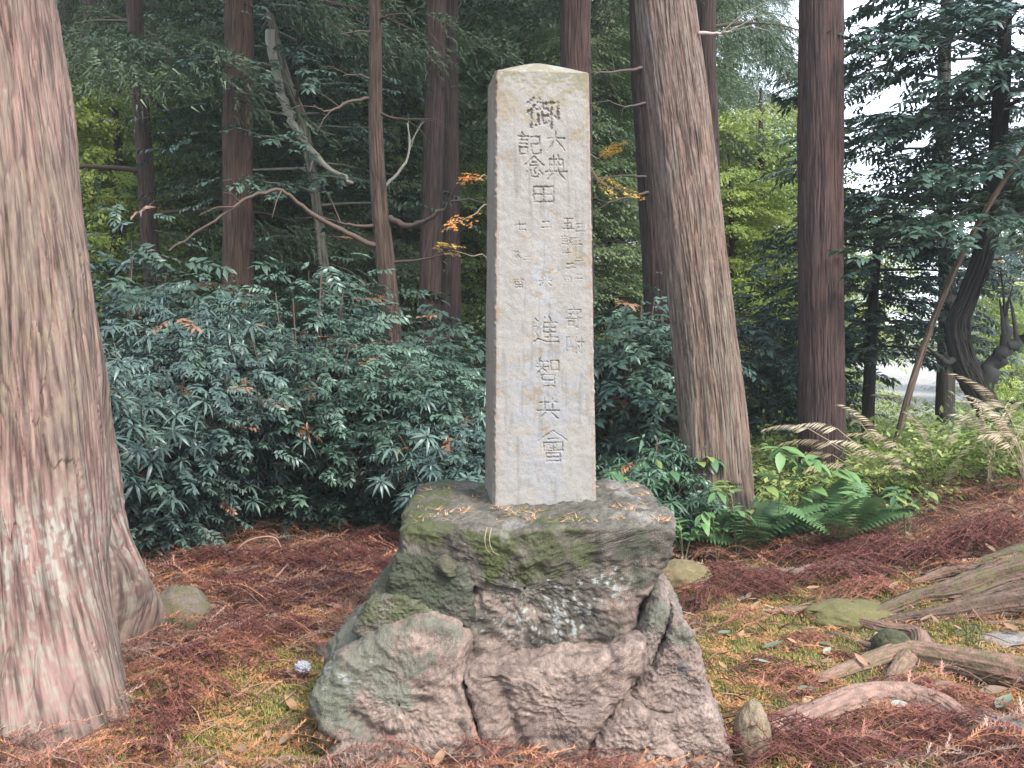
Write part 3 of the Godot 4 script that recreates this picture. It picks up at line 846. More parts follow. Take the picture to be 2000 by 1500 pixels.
# ---------------------------------------------------------------- right side
func frond_mesh(l: float, pairs: int) -> Mesh:
	var a := Acc.new()
	var path := []
	var rad := []
	for k in 9:
		var t := k / 8.0
		path.append(Vector3(l * t, l * (0.75 * t - 0.6 * t * t), 0))
		rad.append(0.003 * (1.1 - t))
	a.tube(path, rad, 4, lin(0.9, 0.9, 0.6))
	for k in pairs:
		var t := 0.14 + 0.85 * k / (pairs - 1.0)
		var p := Vector3(l * t, l * (0.75 * t - 0.6 * t * t), 0)
		for sd in [-1.0, 1.0]:
			var len := l * 0.30 * sin(PI * clampf(1.08 - t * 0.95, 0, 1)) + 0.012
			a.leaf(p, Vector3(0.35, -0.1, sd).normalized(), Vector3.UP, len, len * 0.22 + 0.006, Color.WHITE.darkened(rr(0, 0.2)), 0.25, 0.1, 2)
	return a.mesh()

func build_right_side() -> void:
	var fr := frond_mesh(0.55, 18)
	var fern_m: StandardMaterial3D = M.leaf.duplicate()
	fern_m.albedo_color = lin(0.11, 0.20, 0.08).linear_to_srgb()
	for s in [[Vector3(1.426, 0.004, -5.830), 0.85, "fern with feathery fronds at the foot of the grey leaning cedar"], [Vector3(1.888, 0.071, -5.670), 0.85, "fern in front of the foot of the straight dark cedar"], [Vector3(0.622, 0.000, -5.980), 0.7, "small fern just right behind the top of the base stone"], [Vector3(1.721, 0.039, -5.910), 0.7, "fern between the two right cedar trunks"], [Vector3(1.050, 0.000, -5.850), 0.6, "little fern beside the yellowish boulder"]]:
		var t := thing("fern", s[2], "fern", s[0])
		for k in 9:
			var o := part("frond", fr, fern_m, t)
			o.transform = Transform3D(Basis(Vector3.UP, k * 2.4 + rr(-0.3, 0.3)) * Basis(Vector3.BACK, rr(0.15, 0.75)).scaled(Vector3.ONE * s[1] * rr(0.8, 1.15)), Vector3.ZERO)
	# broad leaved young plants
	var one := Acc.new()
	one.leaf(Vector3.ZERO, Vector3.RIGHT, Vector3.UP, 0.15, 0.07, Color.WHITE, 0.35, 0.15, 5)
	var lf := one.mesh()
	var greens := []
	for k in 4:
		var m: StandardMaterial3D = M.leaf.duplicate()
		m.albedo_color = [lin(0.10, 0.19, 0.07), lin(0.14, 0.24, 0.08), lin(0.07, 0.15, 0.065), lin(0.19, 0.25, 0.07)][k].linear_to_srgb()
		greens.append(m)
	for s in [[Vector3(0.975, 0.000, -6.050), 0.55, 12, 2, 1.1, "broad leaved plant left of the grey cedar's foot"], [Vector3(1.308, 0.000, -5.710), 0.42, 12, 3, 0.9, "plant with yellowing leaves in front of the grey cedar"], [Vector3(1.593, 0.020, -5.890), 0.62, 16, 1, 1.25, "arching light green plant with long paired leaves between the right cedars"], [Vector3(1.176, 0.000, -5.650), 0.3, 12, 0, 0.8, "low green plant in front of the grey cedar's foot"], [Vector3(0.965, 0.000, -5.530), 0.25, 12, 0, 0.8, "low green seedling above the yellowish boulder"], [Vector3(2.031, 0.103, -5.660), 0.3, 12, 0, 0.9, "low broad plant right of the straight dark cedar"], [Vector3(2.210, 0.147, -5.520), 0.28, 12, 2, 0.9, "low blue green plant under the dry grass"], [Vector3(0.737, 0.000, -5.780), 0.5, 14, 2, 1.0, "blue green plant peeping over the right edge of the base stone"]]:
		var t := thing("leafy_plant", s[5], "plant", s[0])
		for q in 3:
			var ang: float = q * 2.1 + 0.3
			var top := Vector3(cos(ang) * s[1] * 0.5, s[1], sin(ang) * s[1] * 0.5)
			if s[2] == 16: top = Vector3(0.45 - q * 0.25, s[1] * (0.75 + 0.12 * q), 0.1 * q)
			var path := smooth([Vector3.ZERO, top * Vector3(0.3, 0.7, 0.3), top * Vector3(0.7, 1.02, 0.7), top], 4)
			var a := Acc.new()
			var rad := []
			for k in path.size(): rad.append(lerpf(0.005, 0.002, float(k) / (path.size() - 1)))
			a.tube(path, rad, 4, lin(0.12, 0.14, 0.06))
			part("stem", a.mesh(), M.plain, t)
			for k in s[2]:
				var f: float = 0.35 + 0.65 * k / (s[2] - 1.0)
				var i := int(f * (path.size() - 1))
				var d: Vector3 = (path[mini(i + 1, path.size() - 1)] - path[maxi(i - 1, 0)]).normalized()
				var sd := d.cross(Vector3.UP).normalized() * (1.0 if k % 2 else -1.0)
				if k == s[2] - 1: sd = d
				var dir := (sd + d * 0.5 + Vector3(0, rr(-0.25, 0.15), 0)).normalized()
				var o := part("leaf", lf, greens[(s[3] + (1 if rng.randf() < 0.25 else 0)) % 4], t)
				o.transform = Transform3D(aim(dir, (Vector3.UP + Vector3(rr(-0.3, 0.3), 0, rr(-0.3, 0.3))).normalized(), s[4] * rr(0.45, 0.85)), path[i])
	# dry plume grass
	var hd := Acc.new()
	for k in 34:
		var t := k / 33.0
		var p := Vector3(0.34 * t, -0.16 * t * t, 0)
		var d := Vector3(0.55, -0.55 - 0.3 * t, rr(-0.35, 0.35)).normalized()
		hd.leaf(p, d, Vector3(rr(-0.4, 0.4), 0.6, rr(-0.7, 0.7)).normalized(), 0.10 * (1.1 - 0.5 * t), 0.009, Color.WHITE.darkened(rr(0, 0.25)), 0.25, 0.1, 2)
	var head := hd.mesh()
	var straw := []
	for k in 3:
		var m: StandardMaterial3D = M.dry.duplicate()
		m.albedo_color = [lin(0.42, 0.33, 0.22), lin(0.52, 0.44, 0.31), lin(0.34, 0.26, 0.17)][k].linear_to_srgb()
		straw.append(m)
	var bl_m: StandardMaterial3D = M.leaf.duplicate()
	bl_m.albedo_color = lin(0.19, 0.24, 0.08).linear_to_srgb()
	for s in [[Vector3(2.608, -0.089, -6.600), 9, -0.55, 0.72, "clump of dry plume grass arching left over the straight dark cedar"], [Vector3(2.717, 0.043, -6.300), 10, -0.25, 0.55, "dry plume grass clump in the middle of the right meadow edge"], [Vector3(2.995, 0.096, -6.200), 11, 0.1, 0.62, "dry plume grass clump under the forked dark tree"], [Vector3(3.148, 0.136, -6.000), 10, -0.1, 0.7, "dry plume grass clump at the right edge of the view"], [Vector3(3.471, -0.068, -7.600), 10, -0.2, 0.75, "taller dry plume grass clump farther back on the right"], [Vector3(2.843, -0.227, -7.600), 8, 0.2, 0.5, "short dry plume grass clump right behind the straight dark cedar"]]:
		var t := thing("plume_grass", s[4], "grass clump", s[0])
		var bl := Acc.new()
		for k in 60:
			var ang := rr(0, TAU)
			var out := Vector3(cos(ang), 0, sin(ang))
			var l := rr(0.3, 0.75)
			var prev := Vector3(out.x * 0.05, 0, out.z * 0.05)
			var path := []
			for q in 5:
				var f := q / 4.0
				path.append(prev + Vector3.UP * l * (f - 0.45 * f * f) + out * l * 0.55 * f * f)
			var sd := Vector3(-out.z, 0, out.x)
			var pi := [-1, -1]
			for q in 5:
				var wd := 0.006 * (1.02 - q / 4.0)
				var c := Color.WHITE.darkened(rr(0, 0.3))
				var ii := [bl.point(path[q] - sd * wd, Vector3.UP, c), bl.point(path[q] + sd * wd, Vector3.UP, c)]
				if pi[0] >= 0:
					bl.tri(pi[0], pi[1], ii[0])
					bl.tri(pi[1], ii[1], ii[0])
				pi = ii
		part("blades", bl.mesh(), bl_m, t).set_meta("kind", "stuff")
		for k in s[1]:
			var lean := Vector3(s[2] + rr(-0.35, 0.35), 0, rr(-0.3, 0.3))
			var hh: float = s[3] * rr(0.55, 1.1)
			var path := smooth([Vector3(rr(-0.08, 0.08), 0, rr(-0.08, 0.08)), lean * hh * 0.25 + Vector3(0, hh * 0.6, 0), lean * hh * 0.9 + Vector3(0, hh, 0)], 5)
			var a := Acc.new()
			var rad := []
			for q in path.size(): rad.append(0.0028)
			a.tube(path, rad, 4)
			part("stem", a.mesh(), straw[0], t)
			var o := part("seed_head", head, straw[k % 3], t)
			var d: Vector3 = (path[-1] - path[-3]).normalized()
			o.transform = Transform3D(aim((d + lean * 0.3).normalized(), Vector3.UP, rr(0.55, 1.0)), path[-1])
	# low green growth of the meadow: nobody could count it
	var xf := []
	var cols := []
	for k in 7500:
		var d := 6.2 + 8.0 * pow(rr(0, 1), 1.4)
		var x := rr(1.25 + 0.06 * d, 2.4 + d * 0.75)
		if d < 9 and x < 1.75: continue
		xf.append(Transform3D(aim(Vector3(rr(-1, 1), rr(-0.1, 0.5), rr(-1, 1)).normalized(), Vector3.UP, rr(0.35, 0.85)), Vector3(x, ground_height(x, -d) + rr(0.0, 0.28) * (1.0 if d < 14 else 0.6), -d)))
		cols.append(lin(0.17, 0.27, 0.06).lerp(lin(0.44, 0.47, 0.16), pow(rr(0, 1), 1.4)))
	var g := many("meadow_growth", airy, M.leaf, xf, cols, self)
	tag(g, "bright yellow green undergrowth covering the open ground on the right", "undergrowth")
	# dark forked tree at the right edge
	var t := standing("broadleaf_tree", "dark forked tree with a crooked trunk at the right edge", [Vector3(3.792, 0.337, -7.400), Vector3(3.630, 0.625, -7.400), Vector3(3.431, 0.950, -7.400), Vector3(3.342, 1.160, -7.400), Vector3(3.305, 1.388, -7.400), Vector3(3.395, 1.615, -7.400), Vector3(3.499, 1.954, -7.400), Vector3(3.559, 2.516, -7.400), Vector3(3.594, 3.294, -7.400), Vector3(3.594, 3.953, -7.400)],
		[0.13, 0.115, 0.105, 0.09, 0.085, 0.08, 0.075, 0.065, 0.05, 0.03], 90, 160, 0.014, [], lin(0.055, 0.05, 0.042), lin(0.035, 0.033, 0.03), 71.0)
	dead_branches(t, [[[Vector3(3.462, 0.912, -7.400), Vector3(3.537, 1.067, -7.350), Vector3(3.611, 1.200, -7.300), Vector3(3.714, 1.268, -7.300), Vector3(3.846, 1.350, -7.200)], 0.085], [[Vector3(3.343, 1.122, -7.400), Vector3(3.215, 1.101, -7.350), Vector3(3.124, 1.140, -7.300), Vector3(3.101, 1.170, -7.300)], 0.035], [[Vector3(3.604, 1.163, -7.300), Vector3(3.618, 1.350, -7.300), Vector3(3.576, 1.500, -7.300)], 0.05]], lin(0.05, 0.045, 0.04))
	var ax: Array = t.get_meta("axis")
	crown(t, shiny, M.gloss, ax, 0.5, 1.0, 1.4, 1.1, 26, 60, 0.12, 0.25, 0.5, 1.0, DARK_A, DARK_B, lin(0.05, 0.045, 0.04))
	# evergreen branches reaching in from the right, with sky between
	t = standing("evergreen_tree", "dark leaved evergreen spreading layered branches against the bright sky", [Vector3(4.529, -0.372, -10.400), Vector3(4.535, 1.563, -10.400), Vector3(4.453, 3.145, -10.400), Vector3(4.457, 4.701, -10.400), Vector3(4.6, 6.6, -10.4)], [0.10, 0.085, 0.075, 0.06, 0.03], 50, 90, 0.006, [], lin(0.06, 0.05, 0.04), lin(0.045, 0.04, 0.035), 77.0)
	ax = t.get_meta("axis")
	crown(t, shiny, M.gloss, ax, 0.32, 0.66, 1.9, 1.3, 14, 58, 0.2, 0.2, 0.5, 1.0, DARK_A, DARK_B, lin(0.05, 0.045, 0.04))
	t = standing("evergreen_tree", "dark leaved evergreen with low boughs behind the straight dark cedar", [Vector3(3.078, -0.164, -8.600), Vector3(3.097, 1.085, -8.600), Vector3(3.132, 1.965, -8.600), Vector3(3.178, 2.488, -8.600)], [0.06, 0.05, 0.035, 0.015], 40, 60, 0.005, [], lin(0.06, 0.05, 0.04), lin(0.045, 0.04, 0.035), 79.0)
	ax = t.get_meta("axis")
	crown(t, shiny, M.gloss, ax, 0.5, 1.0, 1.15, 0.75, 26, 44, 0.15, 0.25, 0.5, 0.85, DARK_A, DARK_B, lin(0.05, 0.045, 0.04))
	# thin leaning pale stem
	var ls := standing("dead_stem", "thin bare pale brown stem leaning right across the meadow", [Vector3(2.658, 0.099, -7.000), Vector3(2.698, 0.446, -7.000), Vector3(2.847, 1.062, -7.000), Vector3(3.049, 1.636, -7.000), Vector3(3.286, 2.135, -7.000), Vector3(3.525, 2.523, -7.000), Vector3(3.763, 2.909, -7.000)], [0.03, 0.027, 0.024, 0.022, 0.022, 0.024, 0.02], 30, 80, 0.002, [], lin(0.20, 0.145, 0.10), lin(0.14, 0.10, 0.075), 83.0, [], "", "dead stem")
	ls.set_meta("category", "dead stem")

# ---------------------------------------------------------------- monument
# outline: points round the stone as seen from the front; near..far: its depth; lean: how far the top comes forward
func stone(label: String, outline: Array, near: float, far: float, lean: float, rough: float, tone: Color, alt: Color, patches: Array, creases := [], called := "base_stone", category := "stone", res := 270, n := 12.0) -> MeshInstance3D:
	var c := Vector2.ZERO
	for p in outline: c += p
	c /= outline.size()
	var loop := []
	for i in outline.size():
		for k in 10:
			loop.append((outline[i] as Vector2).cubic_interpolate(outline[(i + 1) % outline.size()], outline[(i - 1 + outline.size()) % outline.size()], outline[(i + 2) % outline.size()], k / 10.0))
	var lens := [0.0]
	for i in loop.size():
		lens.append(lens[-1] + loop[i].distance_to(loop[(i + 1) % loop.size()]))
	var ring := []
	var q := 0
	for j in res:
		var want: float = lens[-1] * j / res
		while lens[q + 1] < want: q += 1
		var f: float = (want - lens[q]) / maxf(lens[q + 1] - lens[q], 1e-6)
		ring.append(loop[q].lerp(loop[(q + 1) % loop.size()], f) - c)
	var rows := int(res * 0.55)
	var P := PackedVector3Array()
	var half := (far - near) * 0.5
	var lo := 1e9
	for p in outline: lo = minf(lo, p.y)
	for i in rows:
		var al := PI * (0.004 + 0.992 * i / (rows - 1))
		var nn := pow(pow(absf(sin(al)), n) + pow(absf(cos(al)), n), 1.0 / n)
		var f := sin(al) / nn
		var z := cos(al) / nn * half
		for j in res:
			var p: Vector2 = ring[j] * f
			P.append(Vector3(p.x, p.y + c.y - lo, z + lean * (p.y)))
	var a := Acc.new()
	var blank := PackedColorArray()
	blank.resize(P.size())
	a.grid(P, blank, PackedVector2Array(), rows, res, true, false)
	var flip := a.n[int(rows * 0.5) * res].dot(P[int(rows * 0.5) * res] - Vector3(0, c.y - lo, 0)) < 0
	var s := -1.0 if flip else 1.0
	var origin := Vector3(c.x, lo, -(near + half))
	var cols := PackedColorArray()
	for i in P.size():
		var w := P[i] + origin
		var d := rough * (nf.get_noise_3d(w.x * 1.9, w.y * 1.9, w.z * 1.9) * 1.2 + 1.5 * (nc.get_noise_3d(w.x * 3.2, w.y * 3.2, w.z * 3.2) + 0.45)) + rough * 0.4 * nr.get_noise_3d(w.x * 3.6, w.y * 5.0, w.z * 3.6) + rough * 0.35 * nr.get_noise_3d(w.x * 9 + 2, w.y * 12.0, w.z * 9) + 0.004 * nr.get_noise_3d(w.x * 26, w.y * 34, w.z * 26) + rough * 0.5 * (nc.get_noise_3d(w.x * 9.0 + 4, w.y * 12.0, w.z * 9.0) + 0.45) + 0.008 * nf.get_noise_3d(w.x * 15, w.y * 18, w.z * 15) + 0.002 * nz.get_noise_3d(w.x * 60, w.y * 60, w.z * 60)
		for cr in creases:
			var best := 9.0
			for k in cr[0].size() - 1:
				var on := Geometry2D.get_closest_point_to_segment(Vector2(w.x, w.y), cr[0][k], cr[0][k + 1])
				best = minf(best, on.distance_to(Vector2(w.x, w.y)) + 0.006 * nz.get_noise_2d(w.x * 30, w.y * 30))
			if P[i].z > 0:
				d -= cr[2] * exp(-pow(best / cr[1], 2.0))
		P[i] += a.n[i] * s * d
		var k1 := nf.get_noise_3d(w.x * 3.5 + 7, w.y * 3.5, w.z * 3.5)
		var k2 := nf.get_noise_3d(w.x * 14, w.y * 14 + 3, w.z * 14)
		var col := tone.lerp(alt, clampf(0.5 + 1.1 * k1 + 0.5 * k2, 0, 1))
		col = col.lerp(alt.darkened(0.3), 0.6 * smoothstep(0.1, 0.3, nf.get_noise_3d(w.x * 6 + 31, w.y * 9, w.z * 6)))
		col = col * (1.0 + 0.34 * nz.get_noise_3d(w.x * 75, w.y * 110, w.z * 75) + 0.2 * nz.get_noise_3d(w.x * 30, w.y * 40, w.z * 30))
		col.a = 1.0
		for pt in patches:   # [x, y, radius, colour, strength, scale of its grain]
			var dd: float = Vector2(w.x - pt[0].x, w.y - pt[0].y).length() / pt[1]
			var m := smoothstep(0.0, 0.14 if pt[4] > 12.0 else 0.4, pt[3] - dd * 0.75 + 0.9 * nf.get_noise_3d(w.x * pt[4] + 11, w.y * pt[4], w.z * pt[4]))
			col = col.lerp(pt[2], clampf(m, 0, 1) * pt[5])
		cols.append(col)
	a = Acc.new()
	a.grid(P, cols, PackedVector2Array(), rows, res, true, flip)
	return solo(called, a.mesh(), M.stone, label, category, origin)

func stroke_depth(field: PackedFloat32Array, nx: int, ny: int, w: float, h: float, pts: Array, box: Rect2, half: float, depth: float) -> void:
	for k in pts.size() - 1:
		var a: Vector2 = box.position + pts[k] * box.size
		var b: Vector2 = box.position + pts[k + 1] * box.size
		var r := half * 1.8
		var x0 := clampi(int((minf(a.x, b.x) - r) / w * nx), 0, nx - 1)
		var x1 := clampi(int((maxf(a.x, b.x) + r) / w * nx) + 1, 0, nx - 1)
		var y0 := clampi(int((minf(a.y, b.y) - r) / h * ny), 0, ny - 1)
		var y1 := clampi(int((maxf(a.y, b.y) + r) / h * ny) + 1, 0, ny - 1)
		for j in range(y0, y1 + 1):
			for i in range(x0, x1 + 1):
				var p := Vector2(w * i / nx, h * j / ny)
				var on := Geometry2D.get_closest_point_to_segment(p, a, b)
				var along := on.distance_to(a) / maxf(a.distance_to(b), 1e-4)
				var wd := half * (0.75 + 0.3 * absf(along - 0.4) + 0.5 * nz.get_noise_2d(p.x * 90, p.y * 90))
				var d := depth * (1.0 - smoothstep(0.3, 1.25, p.distance_to(on) / wd)) * clampf(0.9 + 0.6 * nz.get_noise_2d(p.x * 24, p.y * 24), 0.4, 1.3)
				field[j * nx + i] = maxf(field[j * nx + i], d)

func strokes(text: String) -> Array:      # "x,y x,y; x,y x,y" in hundredths
	var out := []
	for one in text.split(";"):
		var pts := []
		for p in one.strip_edges().split(" "):
			var xy := p.split(",")
			pts.append(Vector2(float(xy[0]), float(xy[1])) / 100.0)
		out.append(pts)
	return out

func build_monument() -> void:
	# the characters, stroke by stroke
	var K := {}
	K["go"] = strokes("22,5 5,25;27,28 6,52;17,42 17,97;42,8 33,28;36,20 62,20;32,40 66,40;49,20 49,85;49,60 64,60;37,58 37,88;30,92 66,82;72,18 93,18 93,68 85,62;74,18 74,98")
	K["tai"] = strokes("8,38 92,36;50,5 48,40 10,95;50,40 92,92")
	K["ten"] = strokes("20,20 20,65;20,20 80,20 80,65;40,5 40,65;60,5 60,65;22,42 78,42;3,66 97,66;35,72 12,95;65,72 90,95")
	K["ki"] = strokes("20,3 26,12;4,20 46,20;10,35 40,35;10,50 40,50;10,65 10,95;10,65 40,65 40,93;10,93 40,93;55,20 88,20 88,50;57,50 88,50;56,50 56,85 65,93 90,93 95,75")
	K["nen"] = strokes("50,2 5,42;50,2 95,42;40,28 60,28;30,42 70,42 55,58;15,70 8,92;32,65 35,90 65,95 72,80;50,62 55,75;75,65 90,82")
	K["den"] = strokes("12,15 12,90;12,15 88,15 88,90;50,15 50,88;12,52 88,52;12,88 88,88")
	K["shin"] = strokes("10,10 20,20;5,38 20,38 12,60 20,75;3,92 20,80 50,92 97,92;45,5 32,35;40,25 40,78;62,5 68,18;40,25 90,25;40,42 85,42;40,58 85,58;40,76 92,76;64,25 64,76")
	K["chi"] = strokes("20,2 8,22;15,14 50,14;5,32 52,32;30,14 28,35 5,55;30,36 48,52;60,12 60,45;60,12 92,12 92,45;60,43 92,43;25,58 25,98;25,58 75,58 75,98;25,76 75,76;25,95 75,95")
	K["kyo"] = strokes("12,25 88,25;33,5 33,60;67,5 67,60;3,60 97,60;35,70 10,95;65,70 90,95")
	K["kai"] = strokes("50,2 3,35;50,2 97,35;35,28 65,28;20,40 20,65;20,40 80,40 80,65;20,65 80,65;50,40 50,65;38,46 42,58;62,46 58,58;28,73 28,98;28,73 72,73 72,98;28,85 72,85;28,97 72,97")
	K["two"] = strokes("22,25 78,22;5,85 95,80")
	K["seven"] = strokes("3,45 97,32;42,3 42,80 55,92 90,88")
	K["five"] = strokes("12,8 88,8;45,8 35,92;18,48 75,46 72,92;3,93 97,93")
	K["ten10"] = strokes("5,50 95,46;50,5 50,95")
	K["rice"] = strokes("20,12 32,32;80,10 66,32;5,45 95,45;50,3 50,97;46,48 10,88;54,48 92,88")
	K["field"] = strokes("5,15 55,15;30,3 30,15;10,30 10,80;10,30 50,30 50,80;30,30 30,80;10,55 50,55;10,80 50,80;70,5 58,35;65,25 95,25;85,28 60,90;70,45 97,92")
	K["sprout"] = strokes("5,20 95,20;32,5 32,35;68,5 68,35;15,42 15,95;15,42 85,42 85,95;50,42 50,92;15,68 85,68;15,94 85,94")
	K["three"] = strokes("15,12 85,10;22,48 78,46;4,90 96,88")
	K["give"] = strokes("50,2 50,12;10,15 10,28;10,15 90,15 85,28;25,35 75,35;50,25 28,50;50,35 75,50;5,55 95,55;72,55 72,98 62,92;22,68 22,90;22,68 50,68 50,88;22,88 50,88")
	K["attach"] = strokes("10,8 10,98;10,8 42,8 28,35 42,60 15,65;62,5 50,45;56,35 56,98;65,35 98,35;85,8 85,96 74,88;68,55 75,68")
	# [character, left, top, right, bottom in pixels of the photograph's face scale]: face spans 960..1160 by 137..1003
	var layout := [["go", 1024, 186, 1098, 246, 2.0], ["tai", 1066, 250, 1110, 292, 1.15], ["ten", 1064, 296, 1112, 348, 1.15], ["ki", 1006, 254, 1060, 300, 1.25], ["nen", 1020, 300, 1064, 344, 1.15], ["den", 1034, 354, 1088, 394, 1.25],
		["two", 1054, 424, 1077, 442, 0.9], ["five", 1101, 420, 1124, 443, 1.0], ["three", 1127, 430, 1147, 448, 0.8], ["seven", 999, 427, 1026, 446, 0.9], ["field", 1097, 454, 1122, 476, 0.75], ["three", 1122, 458, 1141, 474, 0.7], ["ten10", 1099, 480, 1122, 498, 0.8], ["two", 1125, 497, 1142, 506, 0.7], ["two", 1103, 507, 1127, 521, 0.9],
		["field", 994, 484, 1014, 502, 0.7], ["two", 1018, 494, 1036, 504, 0.6], ["rice", 1050, 534, 1078, 556, 0.8], ["sprout", 999, 538, 1020, 557, 0.75], ["sprout", 1100, 532, 1120, 546, 0.5], ["two", 1124, 528, 1142, 542, 0.6],
		["give", 1102, 594, 1140, 637, 0.8], ["attach", 1102, 652, 1142, 688, 0.75], ["shin", 1038, 612, 1092, 668, 1.05], ["chi", 1043, 694, 1094, 754, 1.05], ["kyo", 1046, 772, 1092, 818, 1.15], ["kai", 1046, 838, 1108, 902, 1.15]]
	var W := 0.368
	var Hh := 1.535
	var nx := 190
	var ny := 800
	var field := PackedFloat32Array()
	field.resize(nx * ny)
	for L in layout:
		var x0: float = (L[1] - 960.0) / 204.0 * W
		var x1: float = (L[3] - 960.0) / 204.0 * W
		var y0: float = (L[2] - 137.0) / 866.0 * 1.51
		var y1: float = (L[4] - 137.0) / 866.0 * 1.51
		for st in K[L[0]]:
			stroke_depth(field, nx, ny, W, Hh, st, Rect2(x0, y0, x1 - x0, y1 - y0), 0.0030 * L[5], 0.0040 * L[5])
	# ring: the front with nx points, then right, back and left sides; from the foot to the top, then the low pyramid
	var D := 0.30
	var side := 16
	var ring := []          # [x, z, column of the front or -1]
	for i in nx: ring.append([-W / 2 + W * i / (nx - 1.0), D / 2, i])
	for i in side: ring.append([W / 2, D / 2 - D * (i + 1) / (side + 1.0), -1])
	for i in side: ring.append([W / 2 - W * i / (side - 1.0), -D / 2, -1])
	for i in side: ring.append([-W / 2, -D / 2 + D * (i + 1) / (side + 1.0), -1])
	var w := ring.size()
	var P := PackedVector3Array()
	var C := PackedColorArray()
	var lift := 26
	var beige := lin(0.275, 0.25, 0.222)
	for r in ny + lift:
		var cap := maxf(0.0, (r - ny + 1.0) / lift)
		var y := Hh * minf(1.0, r / (ny - 1.0))
		var taper := 1.0 - 0.115 * y / Hh
		for q in w:
			var x: float = ring[q][0]
			var z: float = ring[q][1]
			var yy := y
			# rounded arrises
			var ex := W / 2 - absf(x)
			var ez := D / 2 - absf(z)
			var edge := maxf(ex, ez)
			var wear := 0.006 + 0.004 * nz.get_noise_3d(y * 9.0, signf(x) * 5.0, signf(z) * 5.0) + 0.003 * nz.get_noise_3d(y * 40.0, signf(x) * 5.0, signf(z) * 5.0)
			if edge < 0.012:
				var k := (1.0 - edge / 0.012)
				x -= signf(x) * wear * k * k
				z -= signf(z) * wear * k * k
			var px := x * taper
			var pz := z * taper
			if cap > 0:
				var s := 1.0 - cap
				px *= s
				pz *= s
				yy += 0.062 * (1.0 - pow(s, 1.15)) + (0.0 if cap > 0.12 else 0.0)
				if r == ny: px *= 1.012; pz *= 1.012
			var wx := x * 1.0
			var d := 0.0016 * nf.get_noise_3d(wx * 22, yy * 22, z * 22) + 0.0022 * nf.get_noise_3d(wx * 5, yy * 5, z * 5)
			var cut := 0.0
			if ring[q][2] >= 0 and cap <= 0:
				cut = field[clampi(ny - 1 - r, 0, ny - 1) * nx + ring[q][2]]
			if ring[q][2] >= 0: pz += d - cut
			else: px += d * 0.6
			P.append(Vector3(px, yy, pz))
			var k1 := nf.get_noise_3d(wx * 6 + 3, yy * 9, z * 6)
			var k2 := nf.get_noise_3d(wx * 26, yy * 60, z * 26)
			var k3 := nz.get_noise_3d(wx * 160, yy * 260, z * 160)
			var col := beige.lerp(lin(0.25, 0.235, 0.218), clampf(0.4 + k1 + 0.5 * k2, 0, 1))
			col = col.lerp(lin(0.255, 0.255, 0.262), 0.75 * smoothstep(0.0, 0.35, 0.75 - Vector2(wx / 0.11, (yy - 0.35) / 0.33).length() * 0.6 + k1))
			col = col.lerp(lin(0.29, 0.288, 0.29), 0.7 * smoothstep(0.0, 0.3, 0.6 - Vector2((wx + 0.0) / 0.05, (yy - 0.86) / 0.2).length() * 0.6 + 0.7 * k1))
			col = col.lerp(lin(0.24, 0.195, 0.125), 0.6 * smoothstep(0.05, 0.4, clampf((yy - 1.36) * 5.0, -0.2, 0.4) + k1 + 0.5 * k2))    # ochre weathering at the head
			col = col.lerp(lin(0.155, 0.145, 0.075), 0.6 * smoothstep(0.1, 0.4, clampf((yy - 1.46) * 9.0, -0.4, 0.4) + k2 + 0.5 * k1))     # algae along the top edge
			col = col.lerp(lin(0.24, 0.16, 0.105), 0.55 * smoothstep(0.15, 0.45, (0.32 if absf(wx) > 0.166 else -0.12) + 0.8 * k2 + 0.4 * k1))
			col = col.lerp(lin(0.17, 0.158, 0.135), 0.5 * smoothstep(0.18, 0.5, nf.get_noise_3d(wx * 30 + 9, yy * 2.2, z * 30) + 0.3 * k1))
			col = col * (1.0 + 0.16 * k3 + 0.12 * k2)
			col.a = 1.0
			C.append(col)
	var a := Acc.new()
	a.grid(P, C, PackedVector2Array(), ny + lift, w, true, false)
	if a.n[400 * w + 95].z < 0:
		a = Acc.new()
		a.grid(P, C, PackedVector2Array(), ny + lift, w, true, true)
	var pillar := solo("stone_pillar", a.mesh(), M.granite, "tall square granite pillar with engraved characters and low pyramid top", "stone pillar", Vector3(0.098, 0.685, -3.575))
	pillar.rotation = Vector3(0, deg_to_rad(7.0), deg_to_rad(0.35))

	# base stones
	var pinkish := lin(0.255, 0.188, 0.153)
	var pink2 := lin(0.195, 0.138, 0.112)
	var brown := lin(0.135, 0.118, 0.092)
	var brown2 := lin(0.078, 0.068, 0.052)
	var moss := lin(0.060, 0.070, 0.022)
	var moss2 := lin(0.042, 0.050, 0.027)
	var lich := lin(0.30, 0.31, 0.285)
	var grn := lin(0.12, 0.125, 0.092)
